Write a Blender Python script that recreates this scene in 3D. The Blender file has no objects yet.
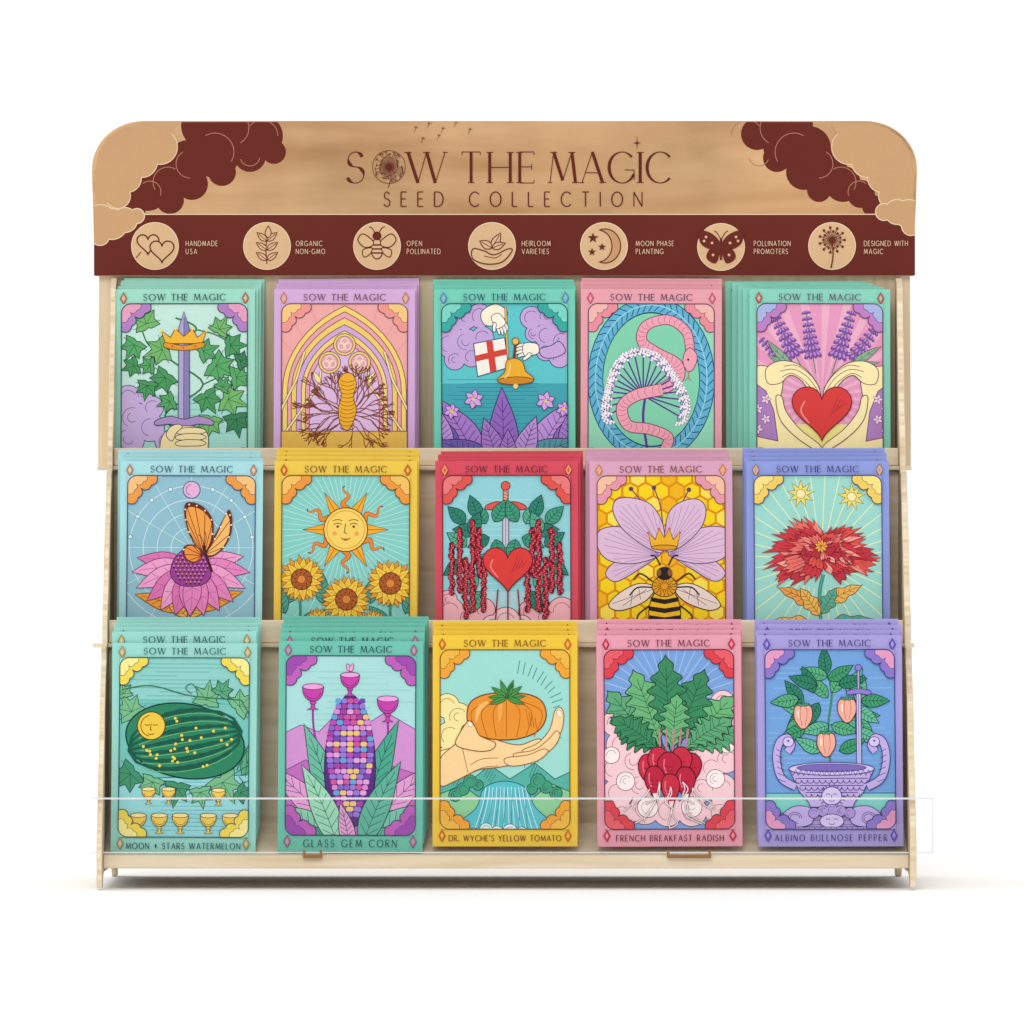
import bpy, math, random, bmesh
from mathutils import Vector, Matrix
random.seed(7)
U=0.0007; D=8000.0; DZ=0.010
KCOL=0.83
sc=bpy.context.scene
def hx(h,k=None):
    k=KCOL if k is None else k
    h=h.lstrip('#'); o=[]
    for i in (0,2,4):
        c=int(h[i:i+2],16)/255
        o.append((c/12.92 if c<=0.04045 else ((c+0.055)/1.055)**2.4)*k)
    return (o[0],o[1],o[2],1.0)
# ---------------------------------------------------------------- materials
def mat_print(name,rough=0.5,noise=0.05):
    m=bpy.data.materials.new(name); m.use_nodes=True
    nt=m.node_tree; b=nt.nodes['Principled BSDF']
    a=nt.nodes.new('ShaderNodeAttribute'); a.attribute_name='ink'
    tc=nt.nodes.new('ShaderNodeTexCoord'); n=nt.nodes.new('ShaderNodeTexNoise')
    n.inputs['Scale'].default_value=420; n.inputs['Detail'].default_value=4
    n2=nt.nodes.new('ShaderNodeTexNoise'); n2.inputs['Scale'].default_value=14
    mr=nt.nodes.new('ShaderNodeMapRange'); mr.inputs['To Min'].default_value=1-noise; mr.inputs['To Max'].default_value=1+noise
    mr2=nt.nodes.new('ShaderNodeMapRange'); mr2.inputs['To Min'].default_value=0.93; mr2.inputs['To Max'].default_value=1.07
    mu=nt.nodes.new('ShaderNodeMath'); mu.operation='MULTIPLY'
    mx=nt.nodes.new('ShaderNodeVectorMath'); mx.operation='SCALE'
    l=nt.links
    l.new(tc.outputs['Object'],n.inputs['Vector']); l.new(tc.outputs['Object'],n2.inputs['Vector'])
    l.new(n.outputs['Fac'],mr.inputs['Value']); l.new(n2.outputs['Fac'],mr2.inputs['Value'])
    l.new(mr.outputs[0],mu.inputs[0]); l.new(mr2.outputs[0],mu.inputs[1])
    l.new(a.outputs['Color'],mx.inputs[0]); l.new(mu.outputs[0],mx.inputs['Scale'])
    l.new(mx.outputs[0],b.inputs['Base Color'])
    b.inputs['Roughness'].default_value=rough
    b.inputs['Specular IOR Level'].default_value=0.08
    return m
def mat_wood(name,c1,c2,scale=3.0,rough=0.55,axis='X',blotch=0.0,map_=None):
    m=bpy.data.materials.new(name); m.use_nodes=True
    nt=m.node_tree; b=nt.nodes['Principled BSDF']; l=nt.links
    tc=nt.nodes.new('ShaderNodeTexCoord'); mp=nt.nodes.new('ShaderNodeMapping')
    mp.inputs['Scale'].default_value=map_ or ((1.2,14,22) if axis=='X' else (22,14,1.2))
    n=nt.nodes.new('ShaderNodeTexNoise'); n.inputs['Scale'].default_value=scale*2; n.inputs['Detail'].default_value=8; n.inputs['Distortion'].default_value=0.6
    r=nt.nodes.new('ShaderNodeValToRGB')
    r.color_ramp.elements[0].position=0.28; r.color_ramp.elements[1].position=0.72
    r.color_ramp.elements[0].color=c1; r.color_ramp.elements[1].color=c2
    l.new(tc.outputs['Object'],mp.inputs['Vector']); l.new(mp.outputs[0],n.inputs['Vector'])
    l.new(n.outputs['Fac'],r.inputs['Fac'])
    n2=nt.nodes.new('ShaderNodeTexNoise'); n2.inputs['Scale'].default_value=9; n2.inputs['Detail'].default_value=3
    l.new(tc.outputs['Object'],n2.inputs['Vector'])
    mr=nt.nodes.new('ShaderNodeMapRange'); mr.inputs['From Min'].default_value=0.35; mr.inputs['From Max'].default_value=0.65
    mr.inputs['To Min'].default_value=0.95-blotch; mr.inputs['To Max'].default_value=1.03+blotch
    mx=nt.nodes.new('ShaderNodeVectorMath'); mx.operation='SCALE'
    l.new(n2.outputs['Fac'],mr.inputs['Value']); l.new(r.outputs['Color'],mx.inputs[0]); l.new(mr.outputs[0],mx.inputs['Scale'])
    l.new(mx.outputs[0],b.inputs['Base Color']); b.inputs['Roughness'].default_value=rough
    b.inputs['Specular IOR Level'].default_value=0.15
    bp=nt.nodes.new('ShaderNodeBump'); bp.inputs['Strength'].default_value=0.06; bp.inputs['Distance'].default_value=0.0005
    l.new(n.outputs['Fac'],bp.inputs['Height']); l.new(bp.outputs[0],b.inputs['Normal'])
    return m
MPRINT=mat_print('printed_paper',0.42)
MSIGN=mat_print('screen_ink',0.5)
MHEAD=mat_wood('header_plywood',hx('#b5875a'),hx('#d9b083'),1.8,0.33,'X',0.12,(1.5,14,9))
MPLY=mat_wood('birch_plywood',hx('#dcc7a4',.86),hx('#efe0c6',.88),3)
MPLYV=mat_wood('birch_plywood_vertical',hx('#d8c19b',.84),hx('#ecdcc0',.86),3,axis='Z')
MEDGE=mat_wood('plywood_edge',hx('#d3b88e',.9),hx('#f2e6d0',.92),5)
def mat_acrylic(name,fac,mul,tint=(1,1,1,1)):
    m=bpy.data.materials.new(name); m.use_nodes=True; nt=m.node_tree; nt.nodes.clear(); l=nt.links
    o=nt.nodes.new('ShaderNodeOutputMaterial'); t=nt.nodes.new('ShaderNodeBsdfTransparent'); t.inputs[0].default_value=tint
    g=nt.nodes.new('ShaderNodeBsdfGlossy'); g.inputs['Roughness'].default_value=0.03
    f=nt.nodes.new('ShaderNodeFresnel'); f.inputs['IOR'].default_value=1.49
    ad=nt.nodes.new('ShaderNodeMath'); ad.operation='MULTIPLY_ADD'; ad.inputs[1].default_value=mul; ad.inputs[2].default_value=fac
    mx=nt.nodes.new('ShaderNodeMixShader')
    l.new(f.outputs[0],ad.inputs[0]); l.new(ad.outputs[0],mx.inputs[0]); l.new(t.outputs[0],mx.inputs[1]); l.new(g.outputs[0],mx.inputs[2]); l.new(mx.outputs[0],o.inputs[0])
    return m
MACR=mat_acrylic('clear_acrylic',0.0,0.18,(.995,.995,.995,1))
MACE=mat_acrylic('acrylic_cut_edge',0.72,1.0,(0.5,0.52,0.5,1))
MCLIP=mat_wood('clip_wood',hx('#8a6238'),hx('#a87c4c'),6)
# ---------------------------------------------------------------- 2-D drawing kit
def clip_poly(p,r):
    x0,y0,x1,y1=r
    if all(x0<=q[0]<=x1 and y0<=q[1]<=y1 for q in p): return p
    for ax,val,sg in ((0,x0,1),(0,x1,-1),(1,y0,1),(1,y1,-1)):
        out=[]
        for i in range(len(p)):
            a=p[i-1]; b=p[i]; ia=(a[ax]-val)*sg>=0; ib=(b[ax]-val)*sg>=0
            if ia!=ib:
                t=(val-a[ax])/(b[ax]-a[ax]); out.append((a[0]+t*(b[0]-a[0]),a[1]+t*(b[1]-a[1])))
            if ib: out.append(b)
        p=out
        if len(p)<3: return []
    q=[]
    for a in p:
        if not q or abs(a[0]-q[-1][0])+abs(a[1]-q[-1][1])>1e-4: q.append(a)
    return q if len(q)>2 else []
def smooth(p,closed=True,n=5):
    out=[]; m=len(p)
    rng=range(m) if closed else range(m-1)
    for i in rng:
        if closed: a,b,c,d=p[i-1],p[i],p[(i+1)%m],p[(i+2)%m]
        else: a,b,c,d=p[max(i-1,0)],p[i],p[i+1],p[min(i+2,m-1)]
        for k in range(n):
            t=k/n; o=[]
            for j in (0,1):
                o.append(0.5*(2*b[j]+(c[j]-a[j])*t+(2*a[j]-5*b[j]+4*c[j]-d[j])*t*t+(3*b[j]-a[j]-3*c[j]+d[j])*t**3))
            out.append(tuple(o))
    if not closed: out.append(p[-1])
    return out
def ellp(cx,cy,rx,ry,rot=0,n=22):
    c,s=math.cos(math.radians(rot)),-math.sin(math.radians(rot)); o=[]
    for i in range(n):
        a=2*math.pi*i/n; x=rx*math.cos(a); y=ry*math.sin(a)
        o.append((cx+x*c-y*s,cy+x*s+y*c))
    return o
def arcp(cx,cy,rx,ry,a0,a1,n=12):
    return [(cx+rx*math.cos(math.radians(a0+(a1-a0)*i/n)),cy-ry*math.sin(math.radians(a0+(a1-a0)*i/n))) for i in range(n+1)]
def bulge(p,q,k,n=6):
    dx,dy=q[0]-p[0],q[1]-p[1]; o=[]
    for i in range(n):
        t=i/n; h=k*math.sin(math.pi*t)**0.75 if t>0 else 0
        o.append((p[0]+dx*t-dy*h,p[1]+dy*t+dx*h))
    return o
GL={'A':(.8,"nL0 0 .4 1;tL.4 1 .8 0;nL.13 .33 .67 .33"),
'B':(.56,"tL0 0 0 1;nL0 1 .3 1;nA.3 .76 .24 .24 90 -90;nL0 .52 .3 .52;nA.28 .26 .28 .26 90 -90;nL0 0 .3 0"),
'C':(.88,"tA.5 .5 .5 .5 42 318"),'D':(.8,"tL0 0 0 1;nL0 1 .3 1;tA.3 .5 .5 .5 90 -90;nL0 0 .3 0"),
'E':(.5,"tL0 0 0 1;nL0 1 .5 1;nL0 .52 .42 .52;nL0 0 .5 0"),'F':(.48,"tL0 0 0 1;nL0 1 .48 1;nL0 .52 .4 .52"),
'G':(.95,"tA.5 .5 .5 .5 42 335;nL.6 .42 .96 .42 .96 .1"),'H':(.72,"tL0 0 0 1;tL.72 0 .72 1;nL0 .5 .72 .5"),
'I':(.02,"tL0 0 0 1"),'J':(.4,"tL.4 1 .4 .25;nA.18 .22 .22 .22 0 -150"),
'K':(.62,"tL0 0 0 1;nL0 .42 .58 1;tL.15 .52 .62 0"),'L':(.45,"tL0 0 0 1;nL0 0 .45 0"),
'M':(.98,"nL0 0 .14 1;tL.14 1 .49 .08;nL.49 .08 .84 1;tL.84 1 .98 0"),'N':(.76,"nL0 0 0 1;tL0 1 .76 0;nL.76 0 .76 1"),
'O':(1.0,"tA.5 .5 .5 .5 0 360"),'P':(.54,"tL0 0 0 1;nL0 1 .28 1;nA.28 .74 .26 .26 90 -90;nL0 .48 .28 .48"),
'Q':(1.0,"tA.5 .5 .5 .5 0 360;nL.6 .25 1 -.05"),'R':(.6,"tL0 0 0 1;nL0 1 .3 1;nA.3 .75 .25 .25 90 -90;nL0 .5 .3 .5;tL.25 .5 .6 0"),
'S':(.54,"tB.27 .76 .23 .24 20 270;tB.27 .26 .27 .26 90 -160"),'T':(.64,"tL.32 0 .32 1;nL0 1 .64 1"),
'U':(.7,"tL0 1 0 .35;nA.35 .35 .35 .35 180 360;nL.7 .35 .7 1"),'V':(.78,"tL0 1 .39 0;nL.39 0 .78 1"),
'W':(1.2,"tL0 1 .32 0;nL.32 0 .6 1;tL.6 1 .88 0;nL.88 0 1.2 1"),'X':(.7,"tL0 1 .7 0;nL0 0 .7 1"),
'Y':(.72,"tL0 1 .36 .48;nL.72 1 .36 .48;tL.36 .48 .36 0"),'Z':(.62,"nL0 1 .62 1;tL.62 1 0 0;nL0 0 .62 0"),
'+':(.66,"tL0 .5 .66 .5;tL.33 .12 .33 .88"),'.':(.14,"tL.07 -.02 .07 .17"),"'":(.08,"tL.04 1.02 .04 .74"),'-':(.34,"nL0 .45 .34 .45"),' ':(.35,"")}
def rnd(a,b): return random.uniform(a,b)
class Art:
    def __init__(s,rect,W,H):
        s.r=rect; s.W=W; s.H=H; s.V=[]; s.F=[]; s.C=[]; s.M=[]; s.z=1; s.clip=(rect[0]+.3,rect[1]+.3,rect[2]-.3,rect[3]-.3); s.mi=0
    def raw(s,p,col,z=None):
        p=clip_poly(p,s.clip)
        if not p: return
        x0,y0,x1,y1=s.r; z=s.z if z is None else z
        ar=sum(p[i-1][0]*p[i][1]-p[i][0]*p[i-1][1] for i in range(len(p)))
        if abs(ar)<1e-5: return
        if ar>0: p=p[::-1]
        b=len(s.V)
        for x,y in p:
            s.V.append((((x-x0)/(x1-x0)-.5)*s.W*U, -z*DZ*U, (y1-y)/(y1-y0)*s.H*U)); s.C.append(col)
        s.F.append(tuple(range(b,b+len(p)))); s.M.append(s.mi)
    def ribbon(s,p,w,col,closed=False,z=None):
        q=[p[0]]
        for a in p[1:]:
            if abs(a[0]-q[-1][0])+abs(a[1]-q[-1][1])>1e-3: q.append(a)
        if closed and abs(q[0][0]-q[-1][0])+abs(q[0][1]-q[-1][1])<1e-3: q.pop()
        p=q; n=len(p)
        if n<2: return
        A=[];B=[]
        for i in range(n):
            a=p[i-1] if (i>0 or closed) else p[i]; c=p[(i+1)%n] if (i<n-1 or closed) else p[i]; b=p[i]
            d1=(b[0]-a[0],b[1]-a[1]); d2=(c[0]-b[0],c[1]-b[1])
            l1=math.hypot(*d1) or 1; l2=math.hypot(*d2) or 1
            tx=d1[0]/l1+d2[0]/l2; ty=d1[1]/l1+d2[1]/l2; l=math.hypot(tx,ty)
            if l<1e-3: tx,ty,l=d2[0]/l2,d2[1]/l2,1
            tx/=l;ty/=l
            cs=abs(tx*(d2[0]/l2 if d2!=(0,0) else tx)+ty*(d2[1]/l2 if d2!=(0,0) else ty))
            ww=(w[i] if isinstance(w,list) else w)*.5/max(cs,.6)
            A.append((b[0]-ty*ww,b[1]+tx*ww)); B.append((b[0]+ty*ww,b[1]-tx*ww))
        for i in range(n if closed else n-1):
            j=(i+1)%n; s.raw([A[i],A[j],B[j],B[i]],col,z)
    def P(s,p,f,o=None,w=.8):
        if f: s.z+=1; s.raw(p,hx(f))
        if o: s.z+=1; s.ribbon(p,w,hx(o),True)
    def B(s,p,f,o=None,w=.8,n=5): s.P(smooth(p,True,n),f,o,w)
    def E(s,cx,cy,rx,ry,f,o=None,w=.8,rot=0,n=22): s.P(ellp(cx,cy,rx,ry,rot,n),f,o,w)
    def L(s,p,w,c,closed=False): s.z+=1; s.ribbon(p,w,hx(c),closed)
    def S(s,p,w,c,closed=False,n=6): s.L(smooth(p,closed,n),w,c,closed)
    def multi(s,polys,c):
        s.z+=1; k=hx(c)
        for i,p in enumerate(polys): s.raw(p,k,s.z+(i%3)*.4)
        s.z+=1
    def mlines(s,ls,w,c):
        s.z+=1; k=hx(c)
        for i,p in enumerate(ls): s.ribbon(p,w,k,False,s.z+(i%4)*.3)
        s.z+=1
    def dots(s,pts,r,c,n=8): s.multi([ellp(x,y,r,r,0,n) for x,y in pts],c)
    def leafp(s,x,y,ang,l,w,n=8,k=.8):
        a=math.radians(ang); c,sn=math.cos(a),-math.sin(a); up=[];dn=[]
        for i in range(n+1):
            t=i/n; h=w*.5*math.sin(math.pi*t**k)
            px,py=x+c*l*t,y+sn*l*t
            up.append((px-sn*h,py+c*h)); dn.append((px+sn*h,py-c*h))
        return up+dn[-2:0:-1]
    def leaf(s,x,y,ang,l,w,f,o='#2d3a3a',v=True,lw=.7,k=.8):
        s.P(s.leafp(x,y,ang,l,w,8,k),f,o,lw)
        if v:
            a=math.radians(ang); s.L([(x,y),(x+math.cos(a)*l*.85,y-math.sin(a)*l*.85)],lw*.8,o)
    def rleaf(s,x,y,ang,l,w,f,o,lobes=0,curve=0.,k=.8,veins=4,lw=.8,vc=None,amp=.22,n=None):
        n=n or max(10,lobes*5); a=math.radians(ang); c,sn=math.cos(a),-math.sin(a)
        def pt(t,h):
            b=curve*l*t*t; X=l*t; Y=b+h
            return (x+c*X-sn*Y,y+sn*X+c*Y)
        def wd(t): return w*.5*math.sin(math.pi*min(1,t)**k)*(1+amp*math.sin(2*math.pi*lobes*t-.6) if lobes else 1)
        up=[pt(i/n,wd(i/n)) for i in range(n+1)]; dn=[pt(i/n,-wd(i/n)) for i in range(n+1)]
        s.P(up+dn[-2:0:-1],f,o,lw)
        vs=[[pt(i/8,0) for i in range(8)]]
        for i in range(veins):
            t=.15+.65*i/veins
            for sg in (1,-1): vs.append([pt(t,0),pt(t+.1,sg*wd(t+.1)*.8)])
        s.mlines(vs,lw*.65,vc or o)
    def frill(s,x,y,ang,l,w,f,o,curve=0.,f2=None):
        a=math.radians(ang); c,sn=math.cos(a),-math.sin(a)
        def pt(X,Y): Y=Y+curve*l*X*X; X=X-abs(curve)*.25*X*X; return (x+c*X*l-sn*Y,y+sn*X*l+c*Y)
        p=[pt(0,-w*.12),pt(.2,-w*.22),pt(.4,-w*.33),pt(.6,-w*.42)]
        k=random.choice((3,4))
        for i in range(k):
            yy=-w*.5+w*(i+.5)/k; p.append(pt(rnd(.9,1.06),yy*1.15))
            if i<k-1: p.append(pt(rnd(.76,.86),yy+w*.5/k))
        p+=[pt(.6,w*.42),pt(.4,w*.33),pt(.2,w*.22),pt(0,w*.12)]
        s.P(p,f,o,.65)
        if f2: s.z+=.5; s.raw([pt(.25,w*.05),pt(.5,w*.12),pt(.62,w*.38),pt(.85,w*.4),pt(.7,w*.1),pt(.5,0)],hx(f2)); 
        s.mlines([[pt(.2,yy*.3),pt(.45,yy*.7),pt(.74,yy)] for yy in (-w*.24,0,w*.24)],.4,o)
    def hand(s,x,y,ang,k,f,o,flip=1):
        a=math.radians(ang); c,sn=math.cos(a),-math.sin(a)
        def pt(X,Y): Y*=flip; return (x+k*(c*X-sn*Y),y+k*(sn*X+c*Y))
        for i,(yy,l) in enumerate(((-4.5,9),(-1.6,11),(1.4,10.5),(4.2,8.5))):
            q=[pt(3,yy-1.5),pt(3+l*.6,yy-1.5),pt(3+l,yy-.6+1.2),pt(3+l-.5,yy+2.2),pt(3+l*.55,yy+1.5),pt(3,yy+1.5)]
            s.B(q,f,o,.7,4)
        s.B([pt(-8,-3.6),pt(-2,-6),pt(4,-6),pt(6,-3),pt(6,3),pt(4,6),pt(-2,5.5),pt(-8,3.6)],f,o,.7)
        s.B([pt(-2,4.5),pt(2,8),pt(6,9.5),pt(7,7.5),pt(4,5.5),pt(1,3)],f,o,.7,4)
    def ivy(s,x,y,ang,r,f,o):
        prof=[(0,1.15),(22,.6),(48,.95),(75,.55),(110,.8),(150,.4),(180,.25)]
        p=[(ang+d,q) for d,q in prof]+[(ang-d,q) for d,q in prof[-2:0:-1]]
        pts=[(x+r*q*math.cos(math.radians(a)),y-r*q*math.sin(math.radians(a))) for a,q in p]
        s.P(pts,f,o,.75)
        s.mlines([[(x,y),(x+r*.85*math.cos(math.radians(ang+d)),y-r*.85*math.sin(math.radians(ang+d)))] for d in (0,48,-48,95,-95)],.45,o)
    def star(s,x,y,r1,r2,n,f,o=None,w=.6,a0=90):
        s.P([(x+(r1 if i%2==0 else r2)*math.cos(math.radians(a0+i*180/n)),y-(r1 if i%2==0 else r2)*math.sin(math.radians(a0+i*180/n))) for i in range(2*n)],f,o,w)
    def cloud(s,cs,f,o=None,w=.8,swirl=True):
        if o:
            for i,(x,y,r) in enumerate(cs): s.z+=.5; s.raw(ellp(x,y,r+w,r+w),hx(o))
        for x,y,r in cs: s.z+=.5; s.raw(ellp(x,y,r,r),hx(f))
        if o and swirl:
            s.mlines([arcp(x,y,r*.62,r*.62,20+17*i%90,190+17*i%90,8) for i,(x,y,r) in enumerate(cs)]+[arcp(x,y,r*.3,r*.3,60+17*i%90,260+17*i%90,6) for i,(x,y,r) in enumerate(cs) if i%2],w*.65,o)
        s.z+=1
    def heart(s,cx,cy,r,f,o=None,w=.9):
        p=[]
        for i in range(36):
            t=2*math.pi*i/36; p.append((cx+r*math.sin(t)**3,cy-r/16*(13*math.cos(t)-5*math.cos(2*t)-2*math.cos(3*t)-math.cos(4*t))))
        s.P(p,f,o,w)
    def cup(s,x,y,k,f,o='#5a3a20',rim=None):
        s.P([(x-2.8*k,y),(x-.8*k,y-1*k),(x-.7*k,y-5*k),(x+.7*k,y-5*k),(x+.8*k,y-1*k),(x+2.8*k,y)],f,o,.6)
        s.E(x,y-3.4*k,1.5*k,.8*k,f,o,.5,n=10)
        s.P([(x-5*k,y-11*k)]+arcp(x,y-10*k,5*k,6*k,180,360,8)+[(x+5*k,y-11*k)],f,o,.7)
        s.E(x,y-11*k,5*k,1.4*k,rim or '#fbe7a0',o,.6,n=14)
        s.mlines([arcp(x,y-9.6*k,4*k,4.4*k,200,340,6)],.5,o)
    def text(s,t,cx,base,h,W,col,thick=None,thin=None,kx=.85,left=False,ser=0):
        n=len(t); tot=sum(GL[c][0] for c in t)*h*kx
        sp=(W-tot)/(n-1) if n>1 else 0
        x=cx if left else cx-W/2
        thick=thick or h*.12; thin=thin or thick; k=hx(col); s.z+=1
        for c in t:
            w,d=GL[c]; ends={}
            for j,st in enumerate([q for q in d.split(';') if q]):
                v=[float(a) for a in st[2:].split()]
                if st[1]=='L':
                    p=[(v[i],v[i+1]) for i in range(0,len(v),2)]; ww=thick if st[0]=='t' else thin
                    if c=='.': ww=h*.17
                    pts=[(x+a*h*kx,base-b*h) for a,b in p]
                    if ser and len(p)==2 and abs(p[0][1]-p[1][1])>.4:
                        for a,b in p:
                            if b in (0.,1.): ends.setdefault((round(a,2),b),ww); ends[(round(a,2),b)]=max(ww,ends[(round(a,2),b)])
                else:
                    m=16 if h>5 else 10
                    if h>14: m=32
                    pts=[];ww=[]
                    for i in range(m+1):
                        a=math.radians(v[4]+(v[5]-v[4])*i/m)
                        pts.append((x+(v[0]+v[2]*math.cos(a))*h*kx,base-(v[1]+v[3]*math.sin(a))*h))
                        u=abs(math.cos(a)) if st[1]=='A' else max(0,math.cos(2*(a-(math.radians(215) if j==0 else math.radians(35)))))
                        ww.append(thin+(thick-thin)*u**1.5 if st[0]=='t' else thin)
                s.ribbon(pts,ww if not isinstance(ww,list) or len(ww)==len(pts) else thick,k,False,s.z+j*.45)
            if ser:
                for (a,b),ww in ends.items():
                    if c in 'VW' and b==0: continue
                    if c in 'AT' and b==1: continue
                    hw=ww*.5+ser; Y=base-b*h+(thin*.5 if b==1 else -thin*.5)
                    X=x+a*h*kx
                    s.ribbon([(X-hw,Y),(X+hw,Y)],thin*.9,k,False,s.z+2.4)
                if c in 'ETFL':
                    tips={'E':[(.5,1,-1),(.5,0,1),(.42,.52,0)],'T':[(0,1,-1),(.64,1,-1)],'F':[(.48,1,-1)],'L':[(.45,0,1)]}[c]
                    for a,b,dr in tips:
                        X=x+a*h*kx; Y=base-b*h; s.ribbon([(X,Y-(h*.10 if dr>=0 else 0)),(X,Y+(h*.10 if dr<=0 else 0))],thin*.9,k,False,s.z+2.7)
            x+=w*h*kx+sp
        s.z+=4
    def mesh(s,name,mats,body=None):
        k=min(1.0,3.3/(s.z*DZ))
        V=[(a,b*k,c) for a,b,c in s.V];F=list(s.F);C=list(s.C);M=list(s.M)
        if body:
            bv,bf,bc,bm=body; o=len(V); V+=bv; C+=bc; F+=[tuple(i+o for i in f) for f in bf]; M+=bm
        me=bpy.data.meshes.new(name); me.from_pydata(V,[],F); me.update()
        at=me.color_attributes.new('ink','FLOAT_COLOR','POINT')
        at.data.foreach_set('color',[c for q in C for c in q])
        for m in mats: me.materials.append(m)
        me.polygons.foreach_set('material_index',M)
        return me
CW,CH,CT=145.0,213.0,2.0
def new_card(xc,ytop,row,card,bg):
    w=[141.2,143.1,145][row]; h=[205.5,208.5,211][row]
    a=Art((xc-w/2,ytop,xc+w/2,ytop+h),CW,CH)
    a.card=card; a.row=row; a.xc=xc; a.yt=ytop
    a.z+=1; a.raw([(a.r[0],a.r[1]),(a.r[2],a.r[1]),(a.r[2],a.r[3]),(a.r[0],a.r[3])],hx(card))
    a.pan=(a.r[0]+7.5,a.r[1]+15,a.r[2]-7.5,a.r[3]-17); x0,y0,x1,y1=a.pan
    a.full=a.clip
    a.P([(x0,y0),(x1,y0),(x1,y1),(x0,y1)],bg)
    a.clip=a.pan
    return a
def finish(a,corner,ink,dia,label=None,cs=25,corner2=None,lw=None,lh=6.0):
    a.clip=a.full; x0,y0,x1,y1=a.pan
    for sx,sy,cx,cy in ((1,1,x0,y0),(-1,1,x1,y0),(1,-1,x0,y1),(-1,-1,x1,y1)):
        S=cs
        nd=[(S*1.15,0),(S*.95,.38*S),(.52*S,.5*S),(.42*S,.88*S),(0,S*1.1)]
        sgn=sx*sy
        cu=[]
        for i in range(4):
            p=(cx+sx*nd[i][0],cy+sy*nd[i][1]); q=(cx+sx*nd[i+1][0],cy+sy*nd[i+1][1])
            cu+=bulge(p,q,-.3*sgn)
        cu.append((cx,cy+sy*nd[4][1]))
        a.z+=1; a.raw([(cx,cy)]+cu,hx(corner)); a.z+=1; a.ribbon(cu,.9,hx(ink))
        cu2=[(cx+(p[0]-cx)*.66,cy+(p[1]-cy)*.66) for p in cu]
        if corner2: a.z+=1; a.raw([(cx,cy)]+cu2,hx(corner2))
        a.z+=1; a.ribbon(cu2,.5,hx(ink))
    r=9
    loop=arcp(x0+r,y0+r,r,r,180,90,6)+arcp(x1-r,y0+r,r,r,90,0,6)+arcp(x1-r,y1-r,r,r,0,-90,6)+arcp(x0+r,y1-r,r,r,-90,-180,6)
    for cx,cy,arc in ((x0,y0,arcp(x0+r,y0+r,r,r,180,90,6)),(x1,y0,arcp(x1-r,y0+r,r,r,90,0,6)),(x1,y1,arcp(x1-r,y1-r,r,r,0,-90,6)),(x0,y1,arcp(x0+r,y1-r,r,r,-90,-180,6))):
        a.z+=.5; a.raw([(cx,cy)]+arc,hx(a.card))
    a.z+=1; a.ribbon(loop,1.0,hx(ink),True)
    for x,y in ((x0+2,a.r[1]+9.5),(x1-2,a.r[1]+9.5),(x0+2,a.r[3]-10.5),(x1-2,a.r[3]-10.5)):
        a.P([(x,y-6),(x+3.4,y),(x,y+6),(x-3.4,y)],dia,ink,.5)
        a.P([(x,y-3),(x+1.5,y),(x,y+3),(x-1.5,y)],a.card)
    a.text('SOW THE MAGIC',a.xc,a.r[1]+11.6,6.3,82,ink,.95,.5,.98,False,.5)
    if label: a.text(label,a.xc,a.r[3]-5.2,lh,lw,ink,.9,.55,.8)
    w=CW/2*U;h=CH*U;t=CT*U
    bv=[(-w,0,0),(w,0,0),(w,0,h),(-w,0,h),(-w,t,0),(w,t,0),(w,t,h),(-w,t,h)]
    bf=[(0,1,2,3),(5,4,7,6),(1,5,6,2),(4,0,3,7),(3,2,6,7),(4,5,1,0)]
    bv2=[];bf2=[];bc=[]
    for f in bf:
        o=len(bv2); bv2+=[bv[i] for i in f]; bf2.append((o,o+1,o+2,o+3)); bc+=[hx(a.card)]*4
    return a.mesh('seed_packet',[MPRINT],(bv2,bf2,bc,[0]*6))
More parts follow.
